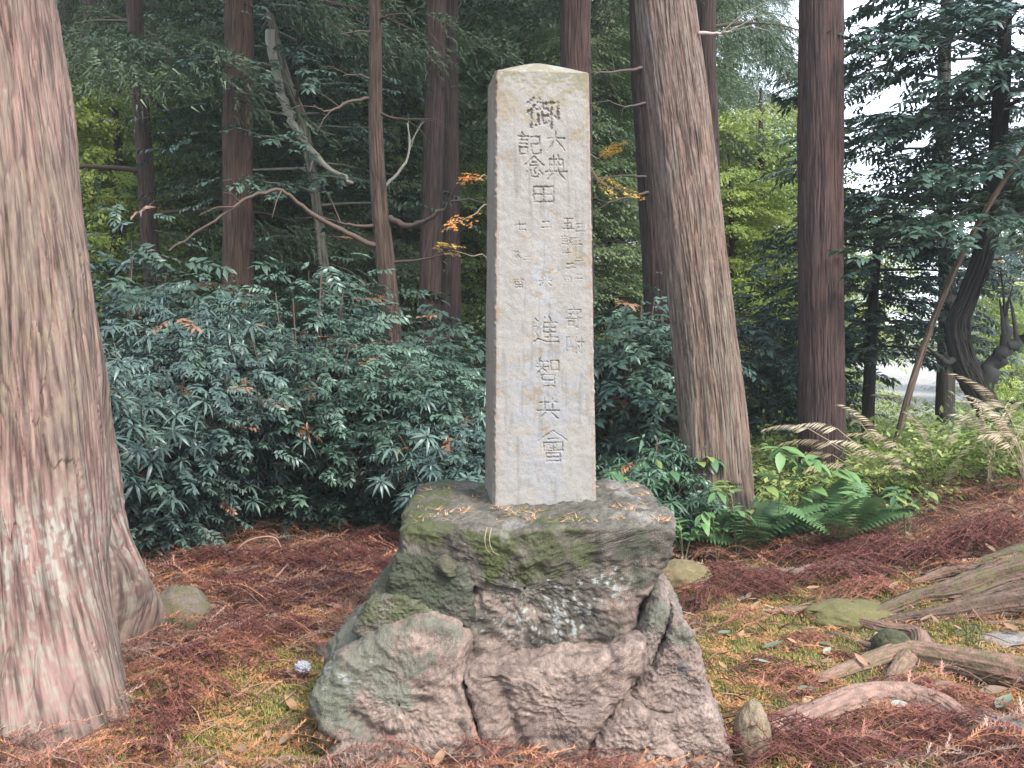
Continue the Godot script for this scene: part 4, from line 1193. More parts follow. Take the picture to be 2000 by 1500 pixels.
	stone("large flat topped boulder with green moss carrying the pillar", [Vector2(-0.349, 0.716), Vector2(-0.359, 0.649), Vector2(-0.333, 0.610), Vector2(-0.250, 0.615), Vector2(-0.200, 0.592), Vector2(-0.187, 0.501), Vector2(-0.214, 0.441), Vector2(-0.204, 0.348), Vector2(-0.178, 0.260), Vector2(-0.067, 0.236), Vector2(0.084, 0.256), Vector2(0.218, 0.256), Vector2(0.335, 0.294), Vector2(0.398, 0.362), Vector2(0.437, 0.475), Vector2(0.483, 0.568), Vector2(0.522, 0.686), Vector2(0.508, 0.730), Vector2(0.382, 0.740), Vector2(0.166, 0.733), Vector2(-0.083, 0.730), Vector2(-0.249, 0.736)], 3.10, 3.98, 0.07, 0.019, brown, brown2,
		[[Vector3(-0.067, 0.652, -3.200), 0.11, moss, 0.6, 6.0, 0.95], [Vector3(-0.167, 0.568, -3.200), 0.09, moss, 0.6, 6.0, 0.9], [Vector3(0.133, 0.652, -3.200), 0.2, moss, 0.45, 7.0, 0.8], [Vector3(0.200, 0.534, -3.200), 0.22, brown2, 0.3, 9.0, 0.8], [Vector3(0.333, 0.619, -3.200), 0.14, lin(0.05,0.042,0.034), 0.2, 12.0, 0.7], [Vector3(0.366, 0.619, -3.200), 0.12, moss2, 0.5, 8.0, 0.8], [Vector3(0.201, 0.348, -3.200), 0.16, pinkish, 0.35, 5.0, 0.6], [Vector3(-0.067, 0.314, -3.200), 0.2, pinkish, 0.6, 5.0, 0.8], [Vector3(0.400, 0.501, -3.200), 0.12, pinkish, 0.6, 6.0, 0.8], [Vector3(0.167, 0.450, -3.200), 0.2, lich, 0.06, 34.0, 0.9], [Vector3(0.000, 0.416, -3.200), 0.2, lich, -0.02, 34.0, 0.85], [Vector3(0.317, 0.551, -3.200), 0.12, lich, 0.05, 36.0, 0.9], [Vector3(0.415, 0.728, -3.200), 0.09, lin(0.24, 0.225, 0.2), 0.4, 7.0, 0.7], [Vector3(0.000, 0.720, -3.200), 0.08, lin(0.24, 0.225, 0.2), 0.3, 9.0, 0.6], [Vector3(-0.299, 0.754, -3.600), 0.13, moss, 0.6, 6.0, 0.9]],
		[[[Vector2(-0.216, 0.602), Vector2(-0.167, 0.551), Vector2(-0.117, 0.501)], 0.014, 0.03], [[Vector2(0.201, 0.263), Vector2(0.226, 0.311), Vector2(0.167, 0.300)], 0.014, 0.04]], "base_stone", "stone", 360, 16.0)
	stone("dark mossy stone tucked under the left overhang of the boulder", [Vector2(-0.377, 0.607), Vector2(-0.341, 0.644), Vector2(-0.227, 0.650), Vector2(-0.138, 0.611), Vector2(-0.106, 0.472), Vector2(-0.163, 0.373), Vector2(-0.326, 0.380), Vector2(-0.404, 0.459)], 3.08, 3.9, -0.05, 0.02, brown2, lin(0.075, 0.08, 0.055), [[Vector3(-0.288, 0.539, -3.250), 0.2, moss2, 0.8, 6.0, 0.9]])
	stone("small wedge shaped mossy stone on the left side of the base", [Vector2(-0.494, 0.394), Vector2(-0.457, 0.464), Vector2(-0.401, 0.514), Vector2(-0.328, 0.514), Vector2(-0.237, 0.464), Vector2(-0.253, 0.411), Vector2(-0.329, 0.387), Vector2(-0.425, 0.360)], 3.06, 3.7, -0.1, 0.016, lin(0.12, 0.115, 0.075), brown, [[Vector3(-0.394, 0.464, -3.150), 0.12, moss, 0.7, 7.0, 0.7]])
	stone("broad low stone forming the left foot of the base", [Vector2(-0.620, 0.206), Vector2(-0.566, 0.296), Vector2(-0.471, 0.382), Vector2(-0.360, 0.439), Vector2(-0.235, 0.462), Vector2(-0.141, 0.395), Vector2(-0.134, 0.267), Vector2(-0.102, 0.138), Vector2(-0.055, -0.128), Vector2(-0.380, -0.128), Vector2(-0.489, 0.050), Vector2(-0.568, 0.114)], 2.96, 3.8, -0.25, 0.022, pinkish, pink2,
		[[Vector3(-0.471, 0.363, -3.000), 0.2, grn, 0.75, 5.0, 0.85], [Vector3(-0.566, 0.235, -3.000), 0.12, grn, 0.75, 6.0, 0.85], [Vector3(-0.314, 0.395, -3.000), 0.14, grn, 0.6, 6.0, 0.8], [Vector3(-0.503, 0.283, -3.000), 0.14, lich, 0.0, 32.0, 0.85]], [[[Vector2(-0.485, 0.170), Vector2(-0.376, 0.115), Vector2(-0.313, 0.131), Vector2(-0.266, 0.210)], 0.02, 0.03], [[Vector2(-0.187, 0.274), Vector2(-0.156, 0.163), Vector2(-0.126, 0.002)], 0.02, 0.02]])
	stone("wide pinkish stone in the lower centre under the boulder", [Vector2(-0.158, 0.275), Vector2(-0.108, 0.313), Vector2(0.000, 0.323), Vector2(0.154, 0.332), Vector2(0.309, 0.360), Vector2(0.410, 0.392), Vector2(0.389, 0.301), Vector2(0.310, 0.190), Vector2(0.248, 0.095), Vector2(0.187, -0.104), Vector2(-0.055, -0.104), Vector2(-0.109, 0.111)], 2.95, 3.7, -0.1, 0.022, pinkish, pink2,
		[[Vector3(0.201, 0.206, -2.950), 0.12, lin(0.16, 0.12, 0.10), 0.5, 6.0, 0.7]], [[[Vector2(-0.061, 0.292), Vector2(-0.023, 0.230), Vector2(0.008, 0.120), Vector2(0.062, 0.025)], 0.024, 0.032], [[Vector2(0.307, 0.339), Vector2(0.284, 0.261), Vector2(0.231, 0.198)], 0.02, 0.018]])
	stone("narrow upright sliver of stone wedged right of the boulder", [Vector2(0.424, 0.478), Vector2(0.469, 0.534), Vector2(0.504, 0.511), Vector2(0.505, 0.453), Vector2(0.470, 0.360), Vector2(0.406, 0.239), Vector2(0.367, 0.251), Vector2(0.389, 0.363)], 3.04, 3.5, -0.1, 0.012, lin(0.22, 0.165, 0.14), brown, [[Vector3(0.437, 0.445, -3.100), 0.1, grn, 0.4, 8.0, 0.6]], [], "base_stone", "stone", 140, 4.0)
	stone("upright rounded stone forming the right shoulder of the base", [Vector2(0.506, 0.479), Vector2(0.561, 0.411), Vector2(0.591, 0.298), Vector2(0.599, 0.171), Vector2(0.480, 0.154), Vector2(0.378, 0.174), Vector2(0.419, 0.265), Vector2(0.475, 0.379)], 3.0, 3.75, -0.15, 0.018, lin(0.21, 0.16, 0.135), pink2, [[Vector3(0.526, 0.411, -3.050), 0.12, grn, 0.5, 8.0, 0.7], [Vector3(0.551, 0.298, -3.050), 0.1, lin(0.1, 0.095, 0.09), 0.25, 14.0, 0.7]])
	stone("pinkish block at the bottom right corner of the base", [Vector2(0.394, 0.182), Vector2(0.485, 0.175), Vector2(0.585, 0.201), Vector2(0.629, 0.163), Vector2(0.684, 0.026), Vector2(0.680, -0.119), Vector2(0.535, -0.119), Vector2(0.489, 0.050), Vector2(0.432, 0.124)], 2.95, 3.7, -0.1, 0.018, pinkish, pink2, [])
	stone("triangular pinkish stone low between centre and right blocks", [Vector2(0.260, 0.096), Vector2(0.370, 0.204), Vector2(0.448, 0.139), Vector2(0.536, 0.027), Vector2(0.518, -0.091), Vector2(0.217, -0.091)], 2.93, 3.5, -0.05, 0.018, pinkish, pink2, [])
	stone("rounded pinkish stone at the bottom left corner of the base", [Vector2(-0.550, 0.070), Vector2(-0.473, 0.107), Vector2(-0.394, 0.085), Vector2(-0.373, 0.038), Vector2(-0.383, -0.103), Vector2(-0.585, -0.103)], 2.9, 3.3, -0.1, 0.015, pinkish, pink2, [])
	stone("inner stone showing in the cracks between the base stones", [Vector2(-0.310, 0.387), Vector2(-0.172, 0.474), Vector2(0.344, 0.474), Vector2(0.465, 0.404), Vector2(0.570, 0.211), Vector2(0.591, -0.107), Vector2(-0.417, -0.107), Vector2(-0.450, 0.159)], 3.3, 3.85, 0.1, 0.02, brown, pink2, [])

# ---------------------------------------------------------------- things on the forest floor
func boulder(label: String, where: Vector3, size: Vector3, tone: Color, alt: Color, moss: float, called := "boulder") -> void:
	var P := PackedVector3Array()
	var C := PackedColorArray()
	for i in 50:
		var al := PI * (0.01 + 0.98 * i / 49.0)
		for j in 80:
			var ang := TAU * j / 80.0
			var d := Vector3(sin(al) * cos(ang), cos(al), sin(al) * sin(ang))
			var k := 1.0 + (0.22 * nf.get_noise_3d(d.x * 2.2, d.y * 2.2, d.z * 2.2) if called == "white_lump" else 0.0) + 0.10 * nf.get_noise_3d(d.x + where.x * 3, d.y, d.z) + 0.03 * nf.get_noise_3d(d.x * 4, d.y * 4 + where.x, d.z * 4)
			P.append(d * size * k)
			var g := nf.get_noise_3d(d.x * 2.5 + where.z, d.y * 2.5, d.z * 2.5)
			C.append(tone.lerp(alt, clampf(0.5 + g * 1.2, 0, 1)).lerp(lin(0.13, 0.115, 0.036), moss * smoothstep(-0.15, 0.3, g + 0.2 * nz.get_noise_3d(d.x * 9, d.y * 9, d.z * 9) + 0.1)))
	var a := Acc.new()
	a.grid(P, C, PackedVector2Array(), 50, 80, true, false)
	if a.n[25 * 80].dot(P[25 * 80]) < 0:
		a = Acc.new()
		a.grid(P, C, PackedVector2Array(), 50, 80, true, true)
	solo(called, a.mesh(), M.stone, label, "rock", where)

func root_thing(label: String, paths: Array, tone: Color, called := "tree_root", bump := 0.11) -> void:
	var origin: Vector3 = paths[0][0][0]
	var a := Acc.new()
	for pr in paths:
		var pts := smooth(pr[0], 20)
		var w := 25
		var P := PackedVector3Array()
		var C := PackedColorArray()
		for i in pts.size():
			var t: Vector3 = (pts[mini(i + 1, pts.size() - 1)] - pts[maxi(i - 1, 0)]).normalized()
			var sd := t.cross(Vector3.UP).normalized()
			var up := sd.cross(t)
			var f := float(i) / (pts.size() - 1)
			var r: float = ramp(pr[1], f)
			for j in 64:
				var ang := TAU * j / 64.0
				var k := 1.0 + 0.7 * bump * nf.get_noise_3d(f * 3.5 + origin.x * 9, cos(ang) * 0.9, sin(ang) * 0.9) + 1.2 * bump * nr.get_noise_3d(f * 0.8 + origin.z, cos(ang) * 2.8, sin(ang) * 2.8) + 0.9 * bump * nr.get_noise_3d(f * 2.0, cos(ang) * 7, sin(ang) * 7) + 0.5 * bump * nf.get_noise_3d(f * 22, cos(ang) * 5, sin(ang) * 5)
				P.append(pts[i] - origin + Vector3.UP * (r * 0.8 + 0.012) + (sd * cos(ang) + up * sin(ang)) * r * k)
				var g := nf.get_noise_3d(f * 14 + origin.x, cos(ang) * 2, sin(ang) * 2)
				C.append(tone.lerp(tone.darkened(0.45), clampf(0.5 + g * 1.3, 0, 1)).lerp(lin(0.13, 0.125, 0.04), pr[2] * smoothstep(0.0, 0.3, g + 0.15)))
		var b := Acc.new()
		b.grid(P, C, PackedVector2Array(), pts.size(), 64, true, false)
		var mid := int(pts.size() * 0.5)
		var flip: bool = b.n[mid * 64].dot(P[mid * 64] - P[mid * 64 + 32]) < 0
		a.grid(P, C, PackedVector2Array(), pts.size(), 64, true, flip)
	solo(called, a.mesh(), M.root, label, "root", origin)

func build_floor_things() -> void:
	boulder("round mossy boulder beside the roots of the big left cedar", Vector3(-1.466, 0.000, -4.330) + Vector3(0, 0.07, 0), Vector3(0.135, 0.145, 0.13), lin(0.15, 0.12, 0.10), lin(0.11, 0.092, 0.066), 0.5)
	boulder("ochre yellow mossy boulder just right of the base", Vector3(0.876, 0.000, -5.090) + Vector3(0, 0.06, 0), Vector3(0.16, 0.085, 0.16), lin(0.21, 0.16, 0.08), lin(0.17, 0.13, 0.075), 0.6)
	boulder("low moss covered hump among the roots on the right", Vector3(1.556, 0.010, -4.480) + Vector3(0, 0.02, 0), Vector3(0.22, 0.075, 0.16), lin(0.16, 0.14, 0.055), lin(0.12, 0.11, 0.05), 0.9)
	boulder("small pale standing rock beside the bottom right base block", Vector3(0.754, 0.000, -3.060) + Vector3(0, 0.05, 0), Vector3(0.06, 0.13, 0.08), lin(0.26, 0.19, 0.135), lin(0.2, 0.16, 0.1), 0.3)
	boulder("flat rock at the lower right corner of the view", Vector3(1.625, 0.000, -3.220), Vector3(0.14, 0.06, 0.12), lin(0.24, 0.21, 0.19), lin(0.17, 0.15, 0.13), 0.2)
	boulder("grey flat rock at the right edge above the thick root", Vector3(2.107, 0.040, -4.090), Vector3(0.14, 0.035, 0.1), lin(0.28, 0.26, 0.24), lin(0.2, 0.18, 0.16), 0.1)
	boulder("dark mossy ball shaped knob beside the thick root", Vector3(1.538, 0.003, -3.960) + Vector3(0, 0.055, 0), Vector3(0.08, 0.075, 0.075), lin(0.035, 0.035, 0.018), lin(0.05, 0.05, 0.022), 0.25)
	boulder("small yellowish stone at the very bottom left", Vector3(-0.991, 0.000, -3.010) + Vector3(0, 0.01, 0), Vector3(0.05, 0.03, 0.04), lin(0.42, 0.33, 0.17), lin(0.35, 0.28, 0.15), 0.2)
	boulder("tiny bluish white lump on the red litter left of the base", Vector3(-0.796, 0.000, -3.720) + Vector3(0, 0.06, 0), Vector3(0.030, 0.024, 0.026), lin(0.42, 0.42, 0.47), lin(0.3, 0.29, 0.33), 0.0, "white_lump")
	boulder("orange brown chip of wood lying on the moss right of the base", Vector3(1.047, 0.000, -3.450) + Vector3(0, 0.015, 0), Vector3(0.03, 0.035, 0.02), lin(0.52, 0.33, 0.18), lin(0.42, 0.25, 0.13), 0.0, "wood_chip")
	var rb := lin(0.26, 0.152, 0.108)
	root_thing("thick branching root crossing the right foreground", [[[Vector3(1.126, 0.000, -3.640), Vector3(1.350, 0.000, -3.790), Vector3(1.562, 0.003, -3.900), Vector3(1.712, 0.005, -3.800), Vector3(1.847, 0.004, -3.670), Vector3(1.995, 0.001, -3.520)], [0.022, 0.034, 0.046, 0.052, 0.058, 0.062], 0.4], [[Vector3(1.630, 0.004, -3.890), Vector3(1.702, 0.013, -4.120), Vector3(1.618, 0.010, -4.240), Vector3(1.517, 0.007, -4.400), Vector3(1.432, 0.003, -4.570), Vector3(1.267, 0.000, -4.580)], [0.045, 0.036, 0.028, 0.026, 0.023, 0.014], 0.1], [[Vector3(1.549, 0.002, -3.840), Vector3(1.424, 0.000, -3.660), Vector3(1.322, 0.000, -3.460)], [0.04, 0.026, 0.014], 0.4]], rb)
	root_thing("smooth pale root arching over the ground, lower right", [[[Vector3(0.739, 0.000, -3.120), Vector3(0.889, 0.000, -3.190), Vector3(1.064, 0.000, -3.320), Vector3(1.246, 0.000, -3.440), Vector3(1.391, 0.000, -3.440), Vector3(1.478, 0.000, -3.350), Vector3(1.514, 0.000, -3.200)], [0.022, 0.036, 0.044, 0.046, 0.046, 0.042, 0.026], 0.0]], lin(0.33, 0.2, 0.152))
	root_thing("thin root under the thick root at right", [[[Vector3(1.478, 0.000, -3.660), Vector3(1.561, 0.001, -3.630), Vector3(1.629, 0.001, -3.570), Vector3(1.713, 0.000, -3.510)], [0.012, 0.02, 0.018, 0.008], 0.0]], rb)
	root_thing("long level root behind the yellowish boulder", [[[Vector3(1.001, 0.000, -5.190), Vector3(1.231, 0.000, -5.250), Vector3(1.428, 0.004, -5.170), Vector3(1.649, 0.028, -5.190), Vector3(1.828, 0.058, -5.160), Vector3(1.952, 0.080, -4.930)], [0.02, 0.034, 0.038, 0.038, 0.034, 0.018], 0.2]], lin(0.21, 0.14, 0.11))
	root_thing("arched root on the slope at right", [[[Vector3(1.956, 0.075, -4.810), Vector3(2.143, 0.117, -4.840), Vector3(2.266, 0.139, -4.780), Vector3(2.365, 0.142, -4.630)], [0.014, 0.024, 0.026, 0.014], 0.1]], rb)
	root_thing("winding thin root between the level root and the buttress", [[[Vector3(1.365, 0.001, -4.670), Vector3(1.540, 0.011, -4.760), Vector3(1.678, 0.025, -4.660), Vector3(1.839, 0.049, -4.700), Vector3(1.924, 0.059, -4.610)], [0.008, 0.014, 0.016, 0.013, 0.008], 0.1]], rb)
	root_thing("crooked root running down toward the lower right corner", [[[Vector3(1.526, 0.000, -3.420), Vector3(1.593, 0.000, -3.370), Vector3(1.628, 0.000, -3.260), Vector3(1.615, 0.000, -3.100), Vector3(1.659, 0.000, -3.030)], [0.012, 0.02, 0.024, 0.026, 0.026], 0.1]], rb)
	root_thing("slender reddish root snaking over the moss right of the base", [[[Vector3(0.942, 0.000, -4.510), Vector3(1.088, 0.000, -4.630), Vector3(1.159, 0.000, -4.530), Vector3(1.314, 0.000, -4.660), Vector3(1.435, 0.003, -4.580)], [0.006, 0.011, 0.012, 0.011, 0.008], 0.0]], lin(0.23, 0.135, 0.1))
	root_thing("slender reddish root above the smooth pale root", [[[Vector3(0.877, 0.000, -3.340), Vector3(1.008, 0.000, -3.430), Vector3(1.092, 0.000, -3.410), Vector3(1.229, 0.000, -3.550), Vector3(1.334, 0.000, -3.530)], [0.006, 0.011, 0.013, 0.012, 0.009], 0.0]], lin(0.23, 0.135, 0.1))
	root_thing("slender root winding below the mossy hump", [[[Vector3(1.218, 0.000, -4.160), Vector3(1.374, 0.001, -4.240), Vector3(1.436, 0.002, -4.160), Vector3(1.518, 0.003, -4.030), Vector3(1.592, 0.004, -3.950)], [0.006, 0.012, 0.013, 0.014, 0.016], 0.0]], lin(0.22, 0.135, 0.1))
	root_thing("slender root crossing high on the right slope", [[[Vector3(1.776, 0.049, -5.330), Vector3(1.942, 0.083, -5.330), Vector3(2.046, 0.106, -5.170), Vector3(2.229, 0.152, -5.160), Vector3(2.347, 0.176, -5.010)], [0.008, 0.013, 0.015, 0.013, 0.01], 0.0]], lin(0.22, 0.14, 0.105))
	root_thing("short root left of the wide base stone", [[[Vector3(-0.975, 0.000, -4.240), Vector3(-0.862, 0.000, -4.120), Vector3(-0.739, 0.000, -3.920), Vector3(-0.672, 0.000, -3.770)], [0.014, 0.022, 0.026, 0.024], 0.0]], lin(0.20, 0.132, 0.108))
	root_thing("grey brown root creeping behind the left wedge stone", [[[Vector3(-0.793, 0.000, -4.210), Vector3(-0.745, 0.000, -4.320), Vector3(-0.664, 0.000, -4.380)], [0.014, 0.022, 0.016], 0.0]], lin(0.20, 0.14, 0.115))
	root_thing("big mossy buttress root coming in from the right edge", [[[Vector3(1.468, 0.004, -4.390), Vector3(1.613, 0.013, -4.410), Vector3(1.836, 0.040, -4.510), Vector3(2.024, 0.068, -4.510), Vector3(2.264, 0.115, -4.570), Vector3(2.567, 0.168, -4.560)], [0.012, 0.03, 0.045, 0.055, 0.065, 0.08], 0.45], [[Vector3(1.554, 0.008, -4.310), Vector3(1.723, 0.021, -4.340), Vector3(1.900, 0.039, -4.330), Vector3(2.153, 0.071, -4.340), Vector3(2.469, 0.106, -4.300)], [0.012, 0.028, 0.036, 0.048, 0.06], 0.1], [[Vector3(1.739, 0.028, -4.500), Vector3(1.920, 0.058, -4.600), Vector3(2.068, 0.084, -4.610), Vector3(2.341, 0.144, -4.680), Vector3(2.638, 0.203, -4.690)], [0.010, 0.02, 0.024, 0.03, 0.034], 0.7], [[Vector3(1.777, 0.027, -4.360), Vector3(2.031, 0.062, -4.420), Vector3(2.275, 0.102, -4.450), Vector3(2.524, 0.139, -4.440)], [0.012, 0.026, 0.04, 0.05], 0.2]], lin(0.15, 0.092, 0.066), "buttress_root", 0.26)
	root_thing("thin pale rootlet along the foot of the mossy buttress root", [[[Vector3(1.508, 0.004, -4.180), Vector3(1.681, 0.014, -4.230), Vector3(1.835, 0.027, -4.230), Vector3(2.043, 0.049, -4.250), Vector3(2.222, 0.064, -4.210)], [0.005, 0.008, 0.009, 0.010, 0.010], 0.0]], lin(0.26, 0.175, 0.12))
	root_thing("mossy root on the right slope below the meadow", [[[Vector3(2.228, 0.137, -4.860), Vector3(2.434, 0.186, -4.870), Vector3(2.640, 0.232, -4.880)], [0.014, 0.03, 0.042], 0.7]], lin(0.11, 0.08, 0.055))
	# sticks
	var sticks := [["bent dry stem arching in front of the left bushes", [Vector3(-1.588, 0.055, -5.600), Vector3(-1.529, 0.123, -5.600), Vector3(-1.441, 0.159, -5.600), Vector3(-1.353, 0.159, -5.600), Vector3(-1.316, 0.106, -5.600), Vector3(-1.285, 0.050, -5.500)], 0.006, lin(0.32, 0.2, 0.15)], ["straight slanting stick in front of the left bushes", [Vector3(-1.924, 0.212, -5.900), Vector3(-1.779, 0.122, -5.800), Vector3(-1.637, 0.041, -5.700)], 0.009, lin(0.26, 0.17, 0.13)], ["forked dry twig standing in the red litter at left", [Vector3(-1.265, -0.017, -5.000), Vector3(-1.237, 0.036, -5.050), Vector3(-1.195, 0.090, -5.100), Vector3(-1.163, 0.125, -5.100)], 0.008, lin(0.36, 0.2, 0.15)], ["pale stick lying before the straight dark cedar", [Vector3(1.841, 0.026, -5.900), Vector3(2.025, 0.039, -5.900), Vector3(2.239, 0.058, -5.900)], 0.008, lin(0.42, 0.3, 0.2)], ["pale broken stick on the right slope", [Vector3(2.230, 0.149, -5.040), Vector3(2.337, 0.173, -4.990), Vector3(2.429, 0.191, -4.940)], 0.014, lin(0.48, 0.36, 0.27)], ["light curved stick in front of the buttress root", [Vector3(1.895, 0.060, -4.720), Vector3(1.989, 0.076, -4.710), Vector3(2.053, 0.083, -4.630)], 0.008, lin(0.42, 0.36, 0.29)], ["thin grass stalk hanging over the front of the boulder", [Vector3(-0.078, 0.727, -3.080), Vector3(-0.084, 0.698, -3.050), Vector3(-0.079, 0.666, -3.050), Vector3(-0.061, 0.643, -3.060)], 0.0016, lin(0.24, 0.2, 0.12)], ["second thin stalk hanging over the front of the boulder", [Vector3(-0.064, 0.724, -3.080), Vector3(-0.070, 0.693, -3.050), Vector3(-0.060, 0.659, -3.050), Vector3(-0.041, 0.644, -3.060)], 0.0016, lin(0.24, 0.2, 0.12)]]
	for s in sticks:
		var a := Acc.new()
		var o: Vector3 = s[1][0]
		var pts := []
		for p in s[1]: pts.append(p - o)
		pts = smooth(pts, 5)
		var rad := []
		for k in pts.size(): rad.append(s[2] * (1.0 - 0.5 * k / pts.size()))
		a.tube(pts, rad, 6, s[3])
		solo("dry_stick", a.mesh(), M.plain, s[0], "stick", o)
	# fallen leaves
	var lf := Acc.new()
	lf.leaf(Vector3(-0.035, 0, 0), Vector3.RIGHT, Vector3.UP, 0.07, 0.036, Color.WHITE, -0.15, 0.25, 5)
	var lm := lf.mesh()
	var shades := []
	for k in 3:
		var m: StandardMaterial3D = M.leaf.duplicate()
		m.albedo_color = [lin(0.16, 0.19, 0.125), lin(0.24, 0.26, 0.215), lin(0.22, 0.145, 0.09)][k].linear_to_srgb()
		shades.append(m)
	var spots := [[Vector3(1.071, 0.000, -3.550), 1.25, 0, "pale green leaf lying just above the orange wood chip"], [Vector3(1.076, 0.000, -4.030), 1.3, 0, "pale green leaf lying right of the base's shoulder stone"], [Vector3(0.911, 0.000, -4.200), 1.0, 0, "small green leaf close to the right shoulder stone"], [Vector3(0.956, 0.000, -3.740), 0.9, 1, "whitish leaf between two clumps of red twigs"], [Vector3(1.563, 0.006, -4.180), 0.8, 0, "green leaf beside the dark mossy knob"], [Vector3(1.299, 0.000, -4.070), 0.8, 0, "green leaf left of the dark mossy knob"], [Vector3(1.278, 0.000, -3.970), 0.7, 1, "whitish leaf below the thin branching root"], [Vector3(1.118, 0.000, -4.760), 0.8, 1, "pale leaf under the long level root"], [Vector3(1.336, 0.000, -3.370), 1.0, 1, "pale leaf on the smooth arching root's far end"], [Vector3(1.198, 0.000, -4.590), 0.8, 1, "pale leaf left of the mossy hump"], [Vector3(1.689, 0.000, -3.350), 1.3, 0, "grey green leaf on the flat rock at lower right"], [Vector3(-1.465, 0.000, -4.800), 1.7, 0, "blue green leaf against the round boulder at left"], [Vector3(-1.505, 0.000, -4.850), 1.3, 0, "second blue green leaf behind the round boulder at left"], [Vector3(-1.093, 0.000, -4.450), 0.9, 1, "whitish leaf in the red litter at left"], [Vector3(-0.957, 0.000, -3.310), 0.0, 1, ""], [Vector3(1.556, 0.000, -3.530), 1.2, 2, "brown curled leaf below the thick root"], [Vector3(1.707, 0.000, -3.460), 1.3, 2, "orange brown leaf near the flat rock"], [Vector3(1.323, 0.000, -3.500), 0.9, 2, "purplish brown leaf below the root fork"]]
	for s in spots:
		if s[1] == 0.0: continue
		var p: Vector3 = s[0]
		var o := solo("fallen_leaf", lm, shades[s[2]], s[3], "leaf", on_ground(p.x, p.z, 0.05))
		o.transform.basis = Basis.from_euler(Vector3(rr(-0.1, 0.5), rr(-0.6, 0.9), rr(-0.3, 0.3))).scaled(Vector3.ONE * s[1])
	# heaps of dead cedar twigs
	var piles := []
	for v in 3:
		var a := Acc.new()
		for k in 46:
			var ang := rr(-0.5, 0.5) + (PI if rng.randf() < 0.35 else 0.0)
			var r := Vector3(rr(-0.16, 0.16), 0, rr(-0.09, 0.09))
			var l := rr(0.12, 0.26)
			var n := 9
			var dir := Vector3(cos(ang), 0, sin(ang))
			var cr := Vector3(-sin(ang), 0, cos(ang)) * rr(-0.4, 0.4)
			var hh := 0.07 * (1.0 - r.length() / 0.2) + rr(0.0, 0.03)
			var sh := Color.WHITE.darkened(rr(0, 0.5))
			var path := []
			var rad := []
			for q in n:
				var t := q / (n - 1.0)
				path.append(r + dir * l * (t - 0.5) + cr * l * t * t + Vector3.UP * (hh + 0.03 * sin(PI * t) - 0.06 * absf(t - 0.5)))
				rad.append(0.0014)
			a.tube(path, rad, 3, sh)
			for q in n:
				for j in 6:
					var o := (dir * 0.8 + Vector3(rr(-0.8, 0.8), rr(-0.2, 0.8), rr(-0.8, 0.8))).normalized()
					a.blade(path[q], o * rr(0.012, 0.024), o.cross(Vector3(0.2, 1, 0.3)).normalized() * 0.0014, sh.darkened(rr(0, 0.3)))
		piles.append(a.mesh())
	var tw: StandardMaterial3D = M.litter.duplicate()
	tw.albedo_color = lin(0.175, 0.064, 0.052).linear_to_srgb()
	var tw2: StandardMaterial3D = M.litter.duplicate()
	tw2.albedo_color = lin(0.33, 0.135, 0.09).linear_to_srgb()
	for s in [[Vector3(-1.195, 0.000, -3.560), 1.2, 0.8], [Vector3(-1.196, 0.000, -3.740), 1.3, 0.4], [Vector3(-1.179, 0.000, -3.350), 1.1, 1], [Vector3(-1.039, 0.000, -4.140), 1.3, -0.5], [Vector3(-1.146, 0.000, -3.980), 1.2, 0.1], [Vector3(-1.157, 0.000, -3.390), 1, 0.7], [Vector3(-1.606, 0.000, -5.410), 1.7, 0], [Vector3(-1.270, 0.000, -5.300), 1.7, 0.2], [Vector3(-1.037, 0.000, -5.530), 1.6, -0.1], [Vector3(-0.828, 0.000, -5.300), 1.5, 0.2], [Vector3(-1.302, 0.000, -4.800), 1.5, 0], [Vector3(-1.035, 0.000, -4.720), 1.4, 0.3], [Vector3(-0.869, 0.000, -4.900), 1.4, -0.2], [Vector3(-1.287, 0.000, -4.320), 1.3, 0.2], [Vector3(1.125, 0.000, -4.900), 1.5, 0.3], [Vector3(1.301, 0.000, -4.990), 1.3, -0.3], [Vector3(0.939, 0.000, -4.670), 1, -0.8], [Vector3(1.679, 0.029, -4.880), 1.6, 0.2], [Vector3(1.682, 0.026, -4.670), 1.2, -0.4], [Vector3(1.946, 0.083, -5.190), 1.7, 0], [Vector3(2.173, 0.134, -5.030), 1.5, -0.1], [Vector3(1.715, 0.038, -5.490), 1.5, 0.1], [Vector3(2.524, 0.225, -5.110), 1.6, -0.3], [Vector3(2.383, 0.189, -5.090), 1.4, -0.2], [Vector3(1.017, 0.000, -3.590), 1.2, -0.3], [Vector3(1.000, 0.000, -3.740), 0.9, 0.5], [Vector3(1.323, 0.000, -3.950), 0.7, 0.2], [Vector3(1.226, 0.000, -4.110), 0.8, -0.4], [Vector3(0.840, 0.000, -3.010), 1.4, 0.2], [Vector3(0.999, 0.000, -3.060), 1.3, 0.1], [Vector3(1.436, 0.000, -3.100), 1.5, -0.1], [Vector3(1.496, 0.000, -2.990), 1.3, 0.3], [Vector3(1.287, 0.000, -3.220), 1.2, 0.2], [Vector3(1.136, 0.000, -5.190), 1.1, 0.2], [Vector3(0.822, 0.000, -4.630), 0.8, -0.9], [Vector3(1.484, 0.000, -3.580), 1, 0.3], [Vector3(1.531, 0.000, -3.390), 1.2, 0], [Vector3(-0.799, 0.000, -5.910), 1.4, 0.2], [Vector3(-0.851, 0.000, -3.690), 0.8, 0.1], [Vector3(-1.142, 0.000, -3.100), 1.2, 0.9]]:
		var p: Vector3 = s[0]
		var wide: String = "broad" if s[1] > 1.35 else ("middling" if s[1] > 1.0 else "small")
